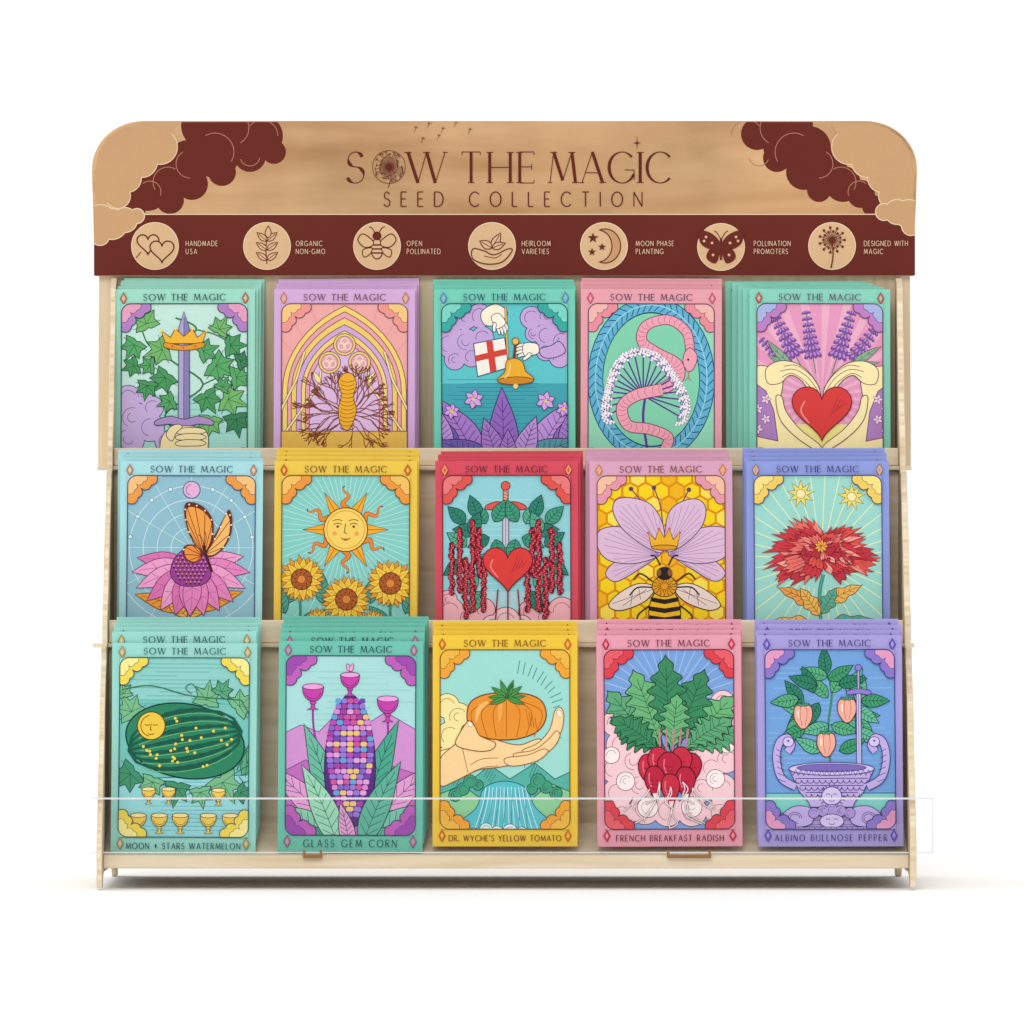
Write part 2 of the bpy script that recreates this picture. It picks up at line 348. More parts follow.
# ================= ROW 1
def c11():
    I='#2c4c50'; a=new_card(184,289,0,'#9fdcc8','#c4e8dd')
    a.P([(110,395),(260,395),(260,480),(110,480)],'#a4dcd2'); a.mlines([[(122+rnd(0,60),y),(190+rnd(0,55),y)] for y in range(398,446,6)],.45,'#6fb8b0')
    a.cloud([(128,398,12),(143,395,9),(152,408,11),(132,418,16),(150,428,14),(128,440,16),(165,442,10)],'#c9b0e0',I)
    a.S([(186,440),(165,415),(203,385),(166,355),(196,330),(175,318)],1.8,'#3d7a4c')
    a.S([(166,355),(148,345),(140,325)],1.4,'#3d7a4c'); a.S([(203,385),(225,378),(238,400),(230,420)],1.4,'#3d7a4c'); a.S([(196,330),(215,335),(232,345)],1.4,'#3d7a4c')
    for x,y,g,r in ((146,324,110,17),(162,350,200,18),(134,345,240,16),(165,378,230,17),(147,386,260,14),(134,366,200,13),(230,346,0,16),(216,366,-30,20),(236,378,10,16),(206,398,-60,17),(228,400,-20,19),(236,420,-80,17),(210,422,-100,16),(150,366,180,12),(222,388,60,11),(240,362,20,12)):
        a.ivy(x,y,g,r,random.choice(['#4a9a5e','#58a868','#3a8455','#74b86c']),'#1a4034')
    a.P([(178,422),(178.5,328),(183.5,312),(188.8,328),(189.5,422)],'#b2a6d2',I); a.P([(183.5,422),(183.5,315),(188.4,328),(189,422)],'#8a80b6',None)
    a.L([(183.5,420),(183.5,318)],.6,I)
    a.ivy(203,352,20,15,'#58a868','#1a4034'); a.ivy(219,330,60,14,'#74b86c','#1a4034'); a.ivy(170,402,200,13,'#58a868','#1a4034')
    a.P([(165,344),(161,331),(170,338),(175,329),(183.5,337),(192,329),(197,338),(206,331),(202,344)],'#f2b93a','#7a4a1c'); a.B([(165,343),(183,346),(202,343),(202,348),(183.5,351),(165,348)],'#e49c28','#7a4a1c')
    a.dots([(172,347),(183,348.5),(195,347)],1.2,'#d85a5a'); a.dots([(161,331),(175,329),(192,329),(206,331)],1.5,'#f7dc80')
    a.B([(156,421),(170,417),(184,420),(198,417),(212,421),(212,426),(198,425),(184,428),(170,425),(156,426)],'#b08fcc',I)
    a.B([(160,446),(166,432),(180,427),(198,428),(207,434),(208,447),(204,470),(164,470)],'#f8e2ae',I)
    for yy in (431,437,443): a.B([(176,yy),(186,yy-2.5),(200,yy-2),(206,yy+1),(201,yy+3.6),(186,yy+4),(177,yy+3.4)],'#f8e2ae',I,.75)
    a.B([(166,436),(170,428),(178,425),(182,428),(176,434),(172,442)],'#f8e2ae',I,.75)
    return finish(a,'#b280c4',I,'#e2703e',corner2='#e6a0c0')
def c12():
    I='#6f4e58'; a=new_card(344,289,0,'#d5acda','#f0aaa8')
    def arch(hw,top,col,w=.8,sp=392):
        k=(sp-top)/(2*hw*math.sin(math.pi/3)); p=[(344-hw,500)]
        for i in range(11):
            t=math.pi/3*i/10; p.append((344+hw-2*hw*math.cos(t),sp-k*2*hw*math.sin(t)))
        p+=[(688-x,y) for x,y in p[-2::-1]]
        a.P(p,col,I,w)
    for g in range(0,180,12): a.L([(344,410),(344+150*math.cos(math.radians(g)),410-150*math.sin(math.radians(g)))],.5,'#e58f96')
    arch(62,306,'#f5d470'); arch(57,312,'#ecA4b0'.lower()); arch(53,318,'#f2cf6a'); arch(48,325,'#d4aadc'); arch(43,331,'#f5d67c'); arch(39,337,'#ecA4b0'.lower()); arch(35,342,'#e0bce6')
    for x,y,r in ((344,345,11),(329,363,11),(359,363,11)):
        a.E(x,y,r,r,'#f5d470',I); a.E(x,y,r-2.5,r-2.5,'#e8a6bc',I,.6)
        a.mlines([arcp(x+3.2*math.cos(q),y+3.2*math.sin(q),3.6,3.6,0,360,12) for q in (0.5,2.6,4.7)],.8,'#fbeeb8')
    for sx in (-1,1):
        for q,w in ((I,2.8),('#f9e2a0',1.7)):
            a.L([(344+sx*64,440),(344+sx*24,384),(344+sx*24,372)],w,q); a.L([(344+sx*64,412),(344+sx*48,380),(344+sx*40,352)],w,q)
        a.leaf(344+sx*24,384,90+sx*-30,14,5,'#f9e2a0',I,False,.5)
    a.P([(270,432),(420,432),(420,490),(270,490)],'#e4b954',I)
    br=[]
    def root(x,y,g,l,d):
        x2=x+l*math.cos(math.radians(g)); y2=y-l*math.sin(math.radians(g)); br.append([(x,y),((x+x2)/2+rnd(-1,1),(y+y2)/2+rnd(-1,1)),(x2,y2)])
        if d>0:
            for k in range(2): root(x2,y2,g+rnd(-38,38),l*.8,d-1)
    for g in (5,18,32,48,66,114,132,148,165,178,-12,192,-30,210,-60,240): root(345,414,g,rnd(12,17),4)
    a.mlines(br,.8,'#85432a')
    a.mlines([[(345,414),(345+14*math.cos(math.radians(g)),414-14*math.sin(math.radians(g)))] for g in (5,32,66,114,148,178,210,-30)],1.5,'#85432a')
    a.B([(338,382),(344,374),(352,375),(356,385),(353,398),(356,412),(349,430),(341,427),(338,410),(341,396)],'#f1b22e','#7a4a1c')
    a.mlines([arcp(347,y,7,2.8,180,360,6) for y in range(380,430,4)],.6,'#8a4d18')
    return finish(a,'#f09890',I,'#e8a04a',corner2='#f5c882')
def c13():
    I='#30466e'; a=new_card(505,289,0,'#76d0ba','#5fc8cd')
    a.P([(430,384),(580,384),(580,480),(430,480)],'#42a6b4')
    a.mlines([[(442+rnd(0,30),y),(520+rnd(0,50),y)] for y in range(380,440,4)],.5,'#2a8296')
    a.cloud([(450,324,12),(465,318,12),(480,316,12),(494,314,9),(449,344,13),(466,342,13),(483,338,11),(455,360,10),(472,357,10)],'#c8a8dd',I)
    a.cloud([(562,322,13),(548,316,12),(532,318,11),(562,342,13),(547,336,12),(534,334,8),(560,358,10),(546,352,9)],'#c8a8dd',I)
    a.B([(482,312),(496,304),(508,312),(504,320),(494,326),(484,324)],'#fbf0d8',I); a.L([(506,306),(509,380)],2.6,I); a.L([(506,306),(509,380)],1.6,'#f0b53a')
    a.hand(499,322,-60,1.0,'#fdf3e2',I)
    a.P([(474,344),(505,338),(509,368),(478,377)],'#fdf4ea',I,.9)
    a.P([(486.5,342),(493,341),(497,371),(490.5,373)],'#d8463c'); a.P([(475.5,356),(506.5,349),(507.5,355),(476.5,362)],'#d8463c')
    a.B([(552,346),(560,342),(566,352),(556,358),(544,358),(540,350)],'#c8a8dd',I); a.hand(530,350,185,1.1,'#fdf3e2',I,-1)
    G=['#9468c4','#bf94de','#6f5cb2','#a97cd0','#5898aa']
    for x,y,g,l,w,cv in ((505,474,92,86,30,0),(478,464,114,72,32,-.1),(534,464,64,74,32,.1),(458,456,125,60,26,-.1),(554,456,55,62,26,.1),(446,458,100,52,22,0),(566,458,80,54,22,0),(492,466,150,60,26,-.1),(520,466,30,62,26,.1),(500,468,108,52,22,0),(518,468,70,54,22,0),(508,470,90,40,18,0)):
        a.rleaf(x,y,g,l,w,random.choice(G),'#332458',0,cv,.75,7,.85)
    for x,y,r in ((474,400,10),(546,402,10),(452,412,8),(564,410,8)):
        for g in range(0,360,60): a.leaf(x,y,g+20,r,r*.62,'#dca6ea','#332458',False,.5)
        a.dots([(x,y)],1.7,'#f2d04a')
    a.L([(516,344),(514,362)],2.6,'#6b3f1c'); a.E(516,342,3.4,3.4,'#f3c04a','#6b3f1c')
    a.B([(507,362),(515,359),(523,363),(526,372),(534,380),(516,384),(498,381),(505,373)],'#f1b232','#6b3f1c')
    a.E(516,381.5,18,3.8,'#d38a26','#6b3f1c',rot=1); a.dots([(516,387)],2.6,'#f6d27a'); a.S([(511,364),(509,374),(505,379)],1.1,'#fbe09a')
    return finish(a,'#3aaaa0',I,'#7aa0d8',corner2='#7cd6c6')
def c14():
    I='#5c4268'; a=new_card(651,289,0,'#e9a2ae','#96dabb')
    a.E(651,380,56,75,None,'#1e4a68',16,n=40); a.E(651,380,56,75,None,'#62b4d6',14,n=40)
    ch=[]
    for i in range(54):
        g=2*math.pi*i/54; h=g+.09
        ch.append([(651+49.5*math.cos(g),380+68.5*math.sin(g)),(651+56*math.cos(h),380+75*math.sin(h)),(651+62.5*math.cos(g),380+81.5*math.sin(g))])
    a.mlines(ch,.9,'#1e4a68'); a.E(651,380,56,75,None,'#9ad2e6',1.2,n=40)
    a.E(651,380,48.5,67,'#84d4b0','#1e4a68',.8,n=36)
    a.S([(645,398),(643,420),(648,455)],2.6,'#623596')
    def seg(pts,w0=10.5,w1=10.5):
        q=smooth(pts,False,8); n=len(q)
        a.z+=1; a.ribbon(q,[w0+(w1-w0)*i/(n-1)+1.8 for i in range(n)],hx('#84405e')); a.z+=1; a.ribbon(q,[w0+(w1-w0)*i/(n-1) for i in range(n)],hx('#f2a6b8'))
        ls=[]
        for i in range(1,n-1,2):
            dx,dy=q[i+1][0]-q[i-1][0],q[i+1][1]-q[i-1][1]; l=math.hypot(dx,dy) or 1; w=(w0+(w1-w0)*i/(n-1))*.42
            ls.append([(q[i][0]-dy/l*w,q[i][1]+dx/l*w),(q[i][0]+dx/l*1.6,q[i][1]+dy/l*1.6),(q[i][0]+dy/l*w,q[i][1]-dx/l*w)])
        a.mlines(ls,.6,'#cc6684')
    seg([(690,352),(686,332),(668,320),(646,326),(642,342),(658,354),(676,364),(678,378),(662,390)],8,11)
    ls=[];l2=[];dt=[];ctr=(643,396)
    for g in range(-30,212,12):
        l=35+5*math.sin(g); e=(ctr[0]+l*math.cos(math.radians(g)),ctr[1]-l*math.sin(math.radians(g))); ls.append([ctr,e])
        for h in range(-66,67,26):
            f=(e[0]+7.5*math.cos(math.radians(g+h)),e[1]-7.5*math.sin(math.radians(g+h))); l2.append([e,f]); dt.append(f)
    a.mlines(ls,1.5,'#5a2f92'); a.mlines(l2,.8,'#7a50b0'); cl=[(x+dx,y+dy) for x,y in dt for dx,dy in ((0,0),(2.4,1),(-1,2.2))]
    a.dots(cl,1.6,'#8070a8'); a.dots(cl,1.25,'#fdf4fb'); a.dots([ctr],3.4,'#42287a')
    seg([(662,390),(636,396),(622,408),(628,426),(650,430),(668,438),(664,452)],11,9)
    a.B([(690,348),(684,354),(683,364),(688,372),(694,368),(697,356)],'#f2a6b8','#84405e'); a.dots([(688,360)],1.2,'#4a2038'); a.mlines([[(689,371),(688,378),(685,381)],[(688,378),(691,381)]],.7,'#c8304a')
    return finish(a,'#ec8e9c',I,'#e0677a',corner2='#f3b8ae')
def c15():
    I='#6f3a5e'; a=new_card(820,289,0,'#8ad4bf','#e89cc0')
    cx,cy=822,398
    a.z+=1
    for i in range(28):
        g=i*360/28; a.raw([(cx,cy),(cx+120*math.cos(math.radians(g)),cy+120*math.sin(math.radians(g))),(cx+120*math.cos(math.radians(g+5)),cy+120*math.sin(math.radians(g+5)))],hx('#efb2cc'),a.z+(i%2)*.4)
    a.z+=3
    a.P([(740,425),(900,425),(900,480),(740,480)],'#f2e690')
    for bx,by,g,l,q in ((804,372,118,66,1.3),(816,374,99,62,1.2),(832,374,72,64,1.3),(842,374,53,66,1.2),(796,374,136,48,1.0)):
        c,sn=math.cos(math.radians(g)),-math.sin(math.radians(g)); a.L([(bx,by),(bx+c*l,by+sn*l)],1,'#5b8a5a')
        d1=[];d2=[]
        for k in range(8):
            t=.3+.7*k/7; s_=(1-.5*k/7)*q
            for sd in (-1.5,-.5,.5,1.5):
                d1.append(ellp(bx+c*l*t-sn*sd*3.2*s_,by+sn*l*t+c*sd*3.2*s_,3.2*s_+.3,1.8*s_+.3,g+sd*30,9)); d2.append(ellp(bx+c*l*t-sn*sd*3.2*s_+c,by+sn*l*t+c*sd*3.2*s_+sn,1.8*s_,.9*s_,g+sd*30,8))
        a.multi(d1,'#80509e'); a.multi(d2,'#be92de')
    for x,y,g in ((802,372,160),(843,372,20),(794,368,140),(850,368,40)): a.rleaf(x,y,g,38,8,'#86b892',I,0,.1,.8,3,.6)
    SK='#fdeeb4'
    for sx in (-1,1):
        a.B([(cx+sx*40,376),(cx+sx*66,367),(cx+sx*80,392),(cx+sx*80,460),(cx+sx*20,475),(cx+sx*6,452),(cx+sx*30,432),(cx+sx*42,410)],SK,I)
        a.B([(cx+sx*1,398),(cx+sx*4,386),(cx+sx*14,372),(cx+sx*28,363),(cx+sx*44,362),(cx+sx*56,370),(cx+sx*54,384),(cx+sx*42,384),(cx+sx*32,376),(cx+sx*22,380),(cx+sx*12,392),(cx+sx*4,402)],SK,I)
        a.mlines([smooth([(cx+sx*3,393),(cx+sx*14,378),(cx+sx*28,370),(cx+sx*42,372)],False),smooth([(cx+sx*4,397),(cx+sx*17,382),(cx+sx*30,374),(cx+sx*40,378)],False),smooth([(cx+sx*2,389),(cx+sx*12,375),(cx+sx*26,366),(cx+sx*38,367)],False)],.65,I)
        a.P([(cx+sx*56,392),(cx+sx*72,380),(cx+sx*72,436),(cx+sx*44,442),(cx+sx*48,412)],'#b282c4',I)
        for k in range(4): 
            for g in range(0,360,72): a.leaf(cx+sx*(56+(k%2)*8),400+k*10,g+k*20,5.5,2.8,'#f3d6ec',I,False,.35)
        a.B([(cx+sx*46,398),(cx+sx*42,420),(cx+sx*26,438),(cx+sx*4,452),(cx+sx*2,446),(cx+sx*22,430),(cx+sx*36,412),(cx+sx*40,398)],SK,I)
    a.heart(cx,410,30,'#dc403f','#7a1c28',1)
    a.S([(805,402),(801,412),(809,424)],1.5,'#f0938a'); a.mlines([[(838+i*3,398+i*2),(830+i*3,418-i*3)] for i in range(4)],.6,'#b02c38')
    return finish(a,'#be82c6',I,'#d8594f',corner2='#a8b8e4')
# ================= ROW 2
def wing(a,p,f,o,root):
    q=smooth(p,True,5); a.P(q,o,None); cx=sum(x for x,y in q)/len(q); cy=sum(y for x,y in q)/len(q)
    cx=cx*.6+root[0]*.4; cy=cy*.6+root[1]*.4
    a.P([(cx+(x-cx)*.86,cy+(y-cy)*.86) for x,y in q],f)
    a.mlines([[root,(cx+(x-cx)*.93,cy+(y-cy)*.93)] for x,y in q[::5]],.7,o)
    a.dots([(cx+(x-cx)*.93,cy+(y-cy)*.93) for x,y in q[2::4] if math.hypot(x-root[0],y-root[1])>20],.9,'#fff1d8',6)
def c21():
    I='#3c4c72'; a=new_card(190,461,1,'#aadee3','#92c0d1')
    for r in (20,34,48,62,78): a.E(190,548,r,r,None,'#d2ecef',.7,n=40)
    a.mlines([[(190,548),(190+90*math.cos(math.radians(g)),548+90*math.sin(math.radians(g)))] for g in range(0,360,30)],.5,'#d2ecef')
    for g in range(10,180,20):
        x,y=190+62*math.cos(math.radians(g)),548-62*math.sin(math.radians(g)); a.E(x,y,2,2,'#dff2f2',I,.4,n=10)
    a.E(190,490,8.5,8.5,'#e6b0da',I); a.mlines([arcp(190,490,5.5,5.5,100,260,8)],.6,I)
    a.S([(188,590),(186,620),(190,660)],3,'#5b8f66')
    for x,y,g,l,cv in ((190,612,28,56,.12),(186,612,155,54,-.12),(190,618,60,30,0),(186,618,125,34,0),(190,640,10,60,0),(186,640,172,60,0)): a.rleaf(x,y,g,l,17,random.choice(['#ee9c36','#f2b252']),'#7a3f1c',0,cv,.8,5)
    for i,g in enumerate((158,24,174,6,190,-10,206,-27,223,-44,241,-63,259,-81)): a.rleaf(190,568+abs(math.sin(math.radians(g)))*4,g,60-16*abs(math.sin(math.radians(g))),19,random.choice(['#e886c0','#f0a2ce','#df76b4']),'#74286030'[:7],0,(.18 if math.cos(math.radians(g))>0 else -.18),.95,3,.7,'#b04a90')
    a.B([(170,576),(172,562),(180,552),(190,549),(200,552),(208,562),(210,577),(200,586),(180,586)],'#9c3f92','#4a1c52')
    d=[(171+i*4.2+(j%2)*2.1,556+j*4.0) for j in range(8) for i in range(10)]; d=[p for p in d if ((p[0]-190)/18)**2+((p[1]-569)/17)**2<1]
    a.multi([[(x,y-2.2),(x+1.3,y+1.2),(x-1.3,y+1.2)] for x,y in d],'#521a58'); a.dots([(x,y-1.6) for x,y in d],.8,'#f0a060',6)
    W='#6b2a1c'; R=(203,556)
    wing(a,[R,(212,542),(220,526),(227,510),(231,518),(230,534),(223,548),(212,557)],'#f8bd70',W,R)
    wing(a,[R,(194,546),(187,532),(183,516),(184,504),(193,503),(204,509),(212,522),(211,542)],'#f5a24a',W,R)
    wing(a,[(201,558),(195,563),(187,562),(182,555),(183,547),(191,545),(199,550)],'#f3923e',W,(201,556))
    a.S([(211,572),(207,561),(203,548)],2.8,'#4a1c2a'); a.dots([(203,547)],1.8,'#4a1c2a'); a.mlines([smooth([(203,547),(201,539),(197,535)],False),smooth([(203,547),(205,539),(204,532)],False)],.6,'#4a1c2a')
    return finish(a,'#ee9c46',I,'#e88a3c',corner2='#f5c280')
def sunflower(a,x,y,r):
    for k,(rr,c) in enumerate(((r,'#e89c2c'),(r*.92,'#f7cc46'))):
        z=a.z+1
        for i in range(15):
            p=a.leafp(x,y,i*24+k*12,rr*rnd(.93,1.05),r*.34,6); q=z+(i%3)*1.2
            a.raw(p,hx(c),q); a.ribbon(p,.5,hx('#7a4a20'),True,q+.4)
            g=math.radians(i*24+k*12); a.ribbon([(x,y),(x+rr*.8*math.cos(g),y-rr*.8*math.sin(g))],.4,hx('#b87a2c'),False,q+.8)
        a.z=z+4
    a.E(x,y,r*.44,r*.44,'#b05c28','#5a2a1c')
    a.dots([(x+q*r*.135*math.cos(j*.63+q),y+q*r*.135*math.sin(j*.63+q)) for q in (1.1,2.,2.8) for j in range(0,10)],.8,'#5a2a1c',6); a.E(x,y,r*.17,r*.17,'#e08a3a','#5a2a1c',.5)
def c22():
    I='#6e4c28'; a=new_card(345,461,1,'#efc94e','#86cfc7')
    a.mlines([[(345+30*math.cos(math.radians(g)),530+30*math.sin(math.radians(g))),(345+110*math.cos(math.radians(g)),530+110*math.sin(math.radians(g)))] for g in range(0,360,6)],.5,'#c7ece0')
    for i in range(12):
        g=i*30; c,sn=math.cos(math.radians(g)),-math.sin(math.radians(g))
        if i%2:
            L1=[(345+c*t-sn*3.2*math.sin(t*.42),530+sn*t+c*3.2*math.sin(t*.42)) for t in range(20,46,2)]
            a.z+=1; a.ribbon(L1,[6-5*k/12 for k in range(13)],hx('#7a3f1c')); a.z+=1; a.ribbon(L1[:-1],[4.6-4*k/12 for k in range(12)],hx('#ee882c'))
        else: a.P([(345+c*20-sn*6,530+sn*20+c*6),(345+c*43,530+sn*43),(345+c*20+sn*6,530+sn*20-c*6)],'#f5ae30','#7a3f1c',.7); a.L([(345+c*20,530+sn*20),(345+c*42,530+sn*42)],.5,'#7a3f1c')
    a.E(345,530,22,22,'#fad668','#7a3f1c',1); a.E(345,530,19,19,None,'#e0963a',.8)
    a.mlines([arcp(337,526,4,2.5,20,160,6),arcp(353,526,4,2.5,20,160,6),[(345,524),(343.5,533),(346.5,534)],arcp(345,537,5,3,200,340,6),arcp(337,522,5,2,20,160,6),arcp(353,522,5,2,20,160,6)],.8,'#7a3f1c'); a.dots([(337,527),(353,527)],1.4,'#7a3f1c'); a.dots([(334,534),(356,534)],2.3,'#f4a460'); a.multi([ellp(345,540,3,1.2,0,10)],'#d8523c')
    for x,y,g in ((285,604,60),(285,614,110),(405,614,70),(322,604,95),(370,604,85),(300,628,40),(390,628,140)): a.rleaf(x,y,g,30,14,'#4fa18b','#1f4f4a',0,.1)
    for x in (300,345,390): a.L([(x,590),(x,660)],2.5,'#3f8a6a')
    sunflower(a,346,600,25); sunflower(a,301,580,24); sunflower(a,390,584,25); sunflower(a,318,624,16); sunflower(a,372,626,16)
    return finish(a,'#f09840',I,'#e0622f',corner2='#f5c262')
def c23():
    I='#6b1f34'; a=new_card(507,461,1,'#d94e60','#92d2d9')
    a.mlines([[(444+rnd(0,40),y),(510+rnd(0,60),y)] for y in range(500,600,6)],.45,'#bce6ea')
    a.P([(430,592),(585,592),(585,660),(430,660)],'#b0dae2')
    a.cloud([(450,612,14),(468,618,12),(484,610,11),(448,600,9)],'#f3b4bc',I); a.cloud([(562,612,14),(546,618,12),(530,612,11)],'#f3b4bc',I); a.cloud([(506,622,14),(492,626,10),(522,626,10)],'#f6cacd',I)
    a.P([(503,508),(503,548),(509,548),(509,508)],'#c4cadd',I); a.L([(506,508),(506,546)],.5,I)
    a.B([(486,506),(496,502),(506,503),(516,502),(526,506),(524,510),(506,509),(488,510)],'#e05a4e',I); a.P([(503.5,489),(508.5,489),(508.5,503),(503.5,503)],'#f0a07a',I); a.mlines([[(503.5,491+k*3),(508.5,493+k*3)] for k in range(4)],.6,I); a.E(506,486,4.5,4.5,'#e05a4e',I)
    for sx in (-1,1):
        for x,y,g in ((24,524,60),(36,532,10),(20,538,-20),(48,547,40),(34,518,75),(22,554,-60),(52,562,-30),(40,572,-80),(14,522,120),(50,524,50),(30,592,-60),(12,540,-100),(44,534,120)):
            a.rleaf(506+sx*x*.82,y,g if sx>0 else 180-g,24,14,random.choice(['#3f9c7c','#56b08e','#2e8470']),'#103c3a',0,.08*sx,.75,4,.75)
        for x,y,l in ((46,530,64),(33,522,92),(22,560,54),(54,545,52),(40,560,60),(27,530,50)):
            b=[(506+sx*x+rnd(-2,2)*math.sin(k),y+k*2.2) for k in range(int(l/2.2))]
            a.dots(b,2.9,'#5c1022',7); a.dots([(p[0]+rnd(-1.6,1.6),p[1]) for p in b],1.7,'#bc2a40',6); a.dots([(p[0]+rnd(-1.8,1.8),p[1]+1) for p in b],.7,'#ee7a7c',5)
    a.heart(508,567,25,'#df3f3b',I,1.1); a.S([(493,560),(491,568),(498,578)],1.5,'#f2857e'); a.mlines([[(518+i*3,556+i*2),(512+i*3,574-i*2)] for i in range(4)],.6,'#a8283a')
    a.mlines([[(508,592),(508,650)],[(498,590),(494,640)],[(518,590),(522,640)]],1.4,'#8a1c34')
    return finish(a,'#e0564c',I,'#f2a05a',corner2='#e87a78')
def c24():
    I='#7e5238'; a=new_card(662,461,1,'#dca4c0','#f7d41c')
    hs=[]
    for j in range(14):
        for i in range(10):
            x=592+i*15.6+(j%2)*7.8; y=478+j*13.5; hs.append(ellp(x,y,8.4,8.4,30,6))
    for k in range(0,len(hs),5): a.z+=.2; a.raw(hs[k],hx('#f4b41c'))
    for k in range(3,len(hs),7): a.z+=.2; a.raw(hs[k],hx('#fae156'))
    a.mlines([h+[h[0]] for h in hs],1.0,'#e08f10')
    V='#5c3c70'
    a.mlines([smooth([(665,547),(648,510),(632,489)],False),smooth([(665,547),(662,510),(655,488)],False),smooth([(665,547),(680,510),(690,490)],False)],1.1,V); a.dots([(632,489),(655,488),(690,490)],2.4,V)
    pe='#dfbcd8'
    for p in ([(658,556),(636,572),(616,582),(606,574),(616,562),(640,552)],[(674,556),(696,572),(716,582),(726,574),(716,562),(692,552)],[(660,556),(634,564),(608,560),(597,544),(601,530),(620,527),(642,534),(655,546)],[(670,556),(696,564),(722,560),(733,544),(729,530),(710,527),(688,534),(675,546)],[(664,552),(646,547),(624,530),(614,512),(617,500),(632,498),(652,505),(664,526)],[(667,552),(685,545),(702,528),(707,510),(700,500),(685,501),(671,511),(666,530)]):
        a.B(p,pe,V,.9)
        c=p[0]; fs=smooth(p,True,2)
        a.mlines([[c,((c[0]+q[0])/2+rnd(-1,1),(c[1]+q[1])/2+rnd(-1,1)),(c[0]+(q[0]-c[0])*.88,c[1]+(q[1]-c[1])*.88)] for q in fs[3:-2]],.45,'#9a78b0')
    a.P([(652,547),(649,533),(656,540),(660,529),(665,538),(670,529),(674,540),(681,533),(678,547)],'#f1b42c','#6b3f1c'); a.E(665,548,13,2.6,'#e09a20','#6b3f1c'); a.dots([(649,533),(660,529),(670,529),(681,533)],1.3,'#e2574c')
    for sx in (-1,1):
        a.B([(665+sx*10,588),(665+sx*26,584),(665+sx*46,594),(665+sx*56,606),(665+sx*44,611),(665+sx*20,602)],'#efd9d0','#3a2a2a',.9)
        a.mlines([[(665+sx*12,590),(665+sx*52,604)],[(665+sx*18,590),(665+sx*42,606)],[(665+sx*32,592),(665+sx*34,606)],[(665+sx*26,588),(665+sx*24,600)]],.5,'#3a2a2a')
        a.mlines([smooth([(665+sx*12,582),(665+sx*24,574),(665+sx*31,580)],False),smooth([(665+sx*4,566),(665+sx*9,557),(665+sx*14,556)],False),smooth([(665+sx*12,604),(665+sx*27,616),(665+sx*25,628)],False),smooth([(665+sx*12,588),(665+sx*27,588),(665+sx*35,596)],False)],1.5,'#2a1c1c')
    a.E(665,614,16,26,'#f5be1e','#2a1c1c',1)
    for y in (600,609,618,627):
        w=16*math.sqrt(max(0,1-((y-614)/26)**2))+.5; a.P([(665-w,y-2.4),(665,y),(665+w,y-2.4),(665+w,y+2),(665,y+4.8),(665-w,y+2)],'#2a1c1c')
    a.E(665,587,12.5,10.5,'#e29c22','#2a1c1c'); a.mlines([[(665+q*math.cos(g),587+q*.8*math.sin(g)),(665+(q+4)*math.cos(g),587+(q+4)*.85*math.sin(g))] for q,o in ((8,0),(3.5,.2)) for g in [k*.4+o for k in range(16)]],.7,'#5e3210')
    a.E(665,574,8,6.8,'#2a1c1c',None); a.multi([ellp(659.5,573,2.4,3.6,0,10),ellp(670.5,573,2.4,3.6,0,10)],'#8a5a3a')
    return finish(a,'#e698ac',I,'#f0a23c',corner2='#f3c0a2')
def c25():
    I='#463c7c'; a=new_card(819,461,1,'#909edf','#9edad0')
    a.mlines([[(822+30*math.cos(math.radians(g)),560+30*math.sin(math.radians(g))),(822+110*math.cos(math.radians(g)),560+110*math.sin(math.radians(g)))] for g in range(3,360,10)],.9,'#ecf0b4')
    for x,y in ((802,494),(853,497)): a.star(x,y,14,6.5,9,'#f5de6e','#7a6a2c',.7); a.E(x,y,4.6,4.6,'#fbeeb0','#7a6a2c',.6)
    a.S([(824,575),(820,600),(824,660)],3.6,'#1f5a4c'); a.S([(824,575),(820,600),(824,660)],2.4,'#4fa892')
    for x,y,g,l,cv in ((822,606,32,46,.1),(822,608,150,48,-.1),(822,614,60,30,0),(820,616,125,34,0),(822,628,15,52,.1),(822,628,168,54,-.1)): a.rleaf(x,y,g,l,14,random.choice(['#f0a448','#f4bc58','#56b49c']),'#6b3a2c',3,cv,.8,5,.7)
    random.seed(31)
    C=['#e2534c','#d03a44','#ea7068','#c23444']; C2=['#f29288','#f3aa9c',None,None]
    for l,w,lst,yo in ((54,22,(-26,-8,8,22,158,174,190,206),4),(50,21,(38,56,72,90,108,126,144,-38,218),1),(38,20,(14,42,70,98,126,154,-18,196,240,-62),0),(28,17,(30,62,94,126,158,0,200,-45,250),-3),(17,12,(20,65,110,155,200,245,290,335),-6)):
        for g0 in lst:
            g=g0+rnd(-8,8); up=math.sin(math.radians(g)); ll=l*rnd(.82,1.08)*(.72 if up<-.3 else 1)
            cv=(1 if math.cos(math.radians(g))>0 else -1)*(rnd(.15,.5) if up>-.1 else rnd(-.4,.15))
            a.frill(822+4*math.cos(math.radians(g)),556+yo,g,ll,w*rnd(.8,1.1),random.choice(C),'#6e1426',cv,random.choice(C2))
    for i in range(9): g=i*40; a.leaf(822,547,g,7,3.2,'#f3b04a','#7a1a2c',False,.4)
    return finish(a,'#f3d060',I,'#f0b040',corner2='#f8e286')
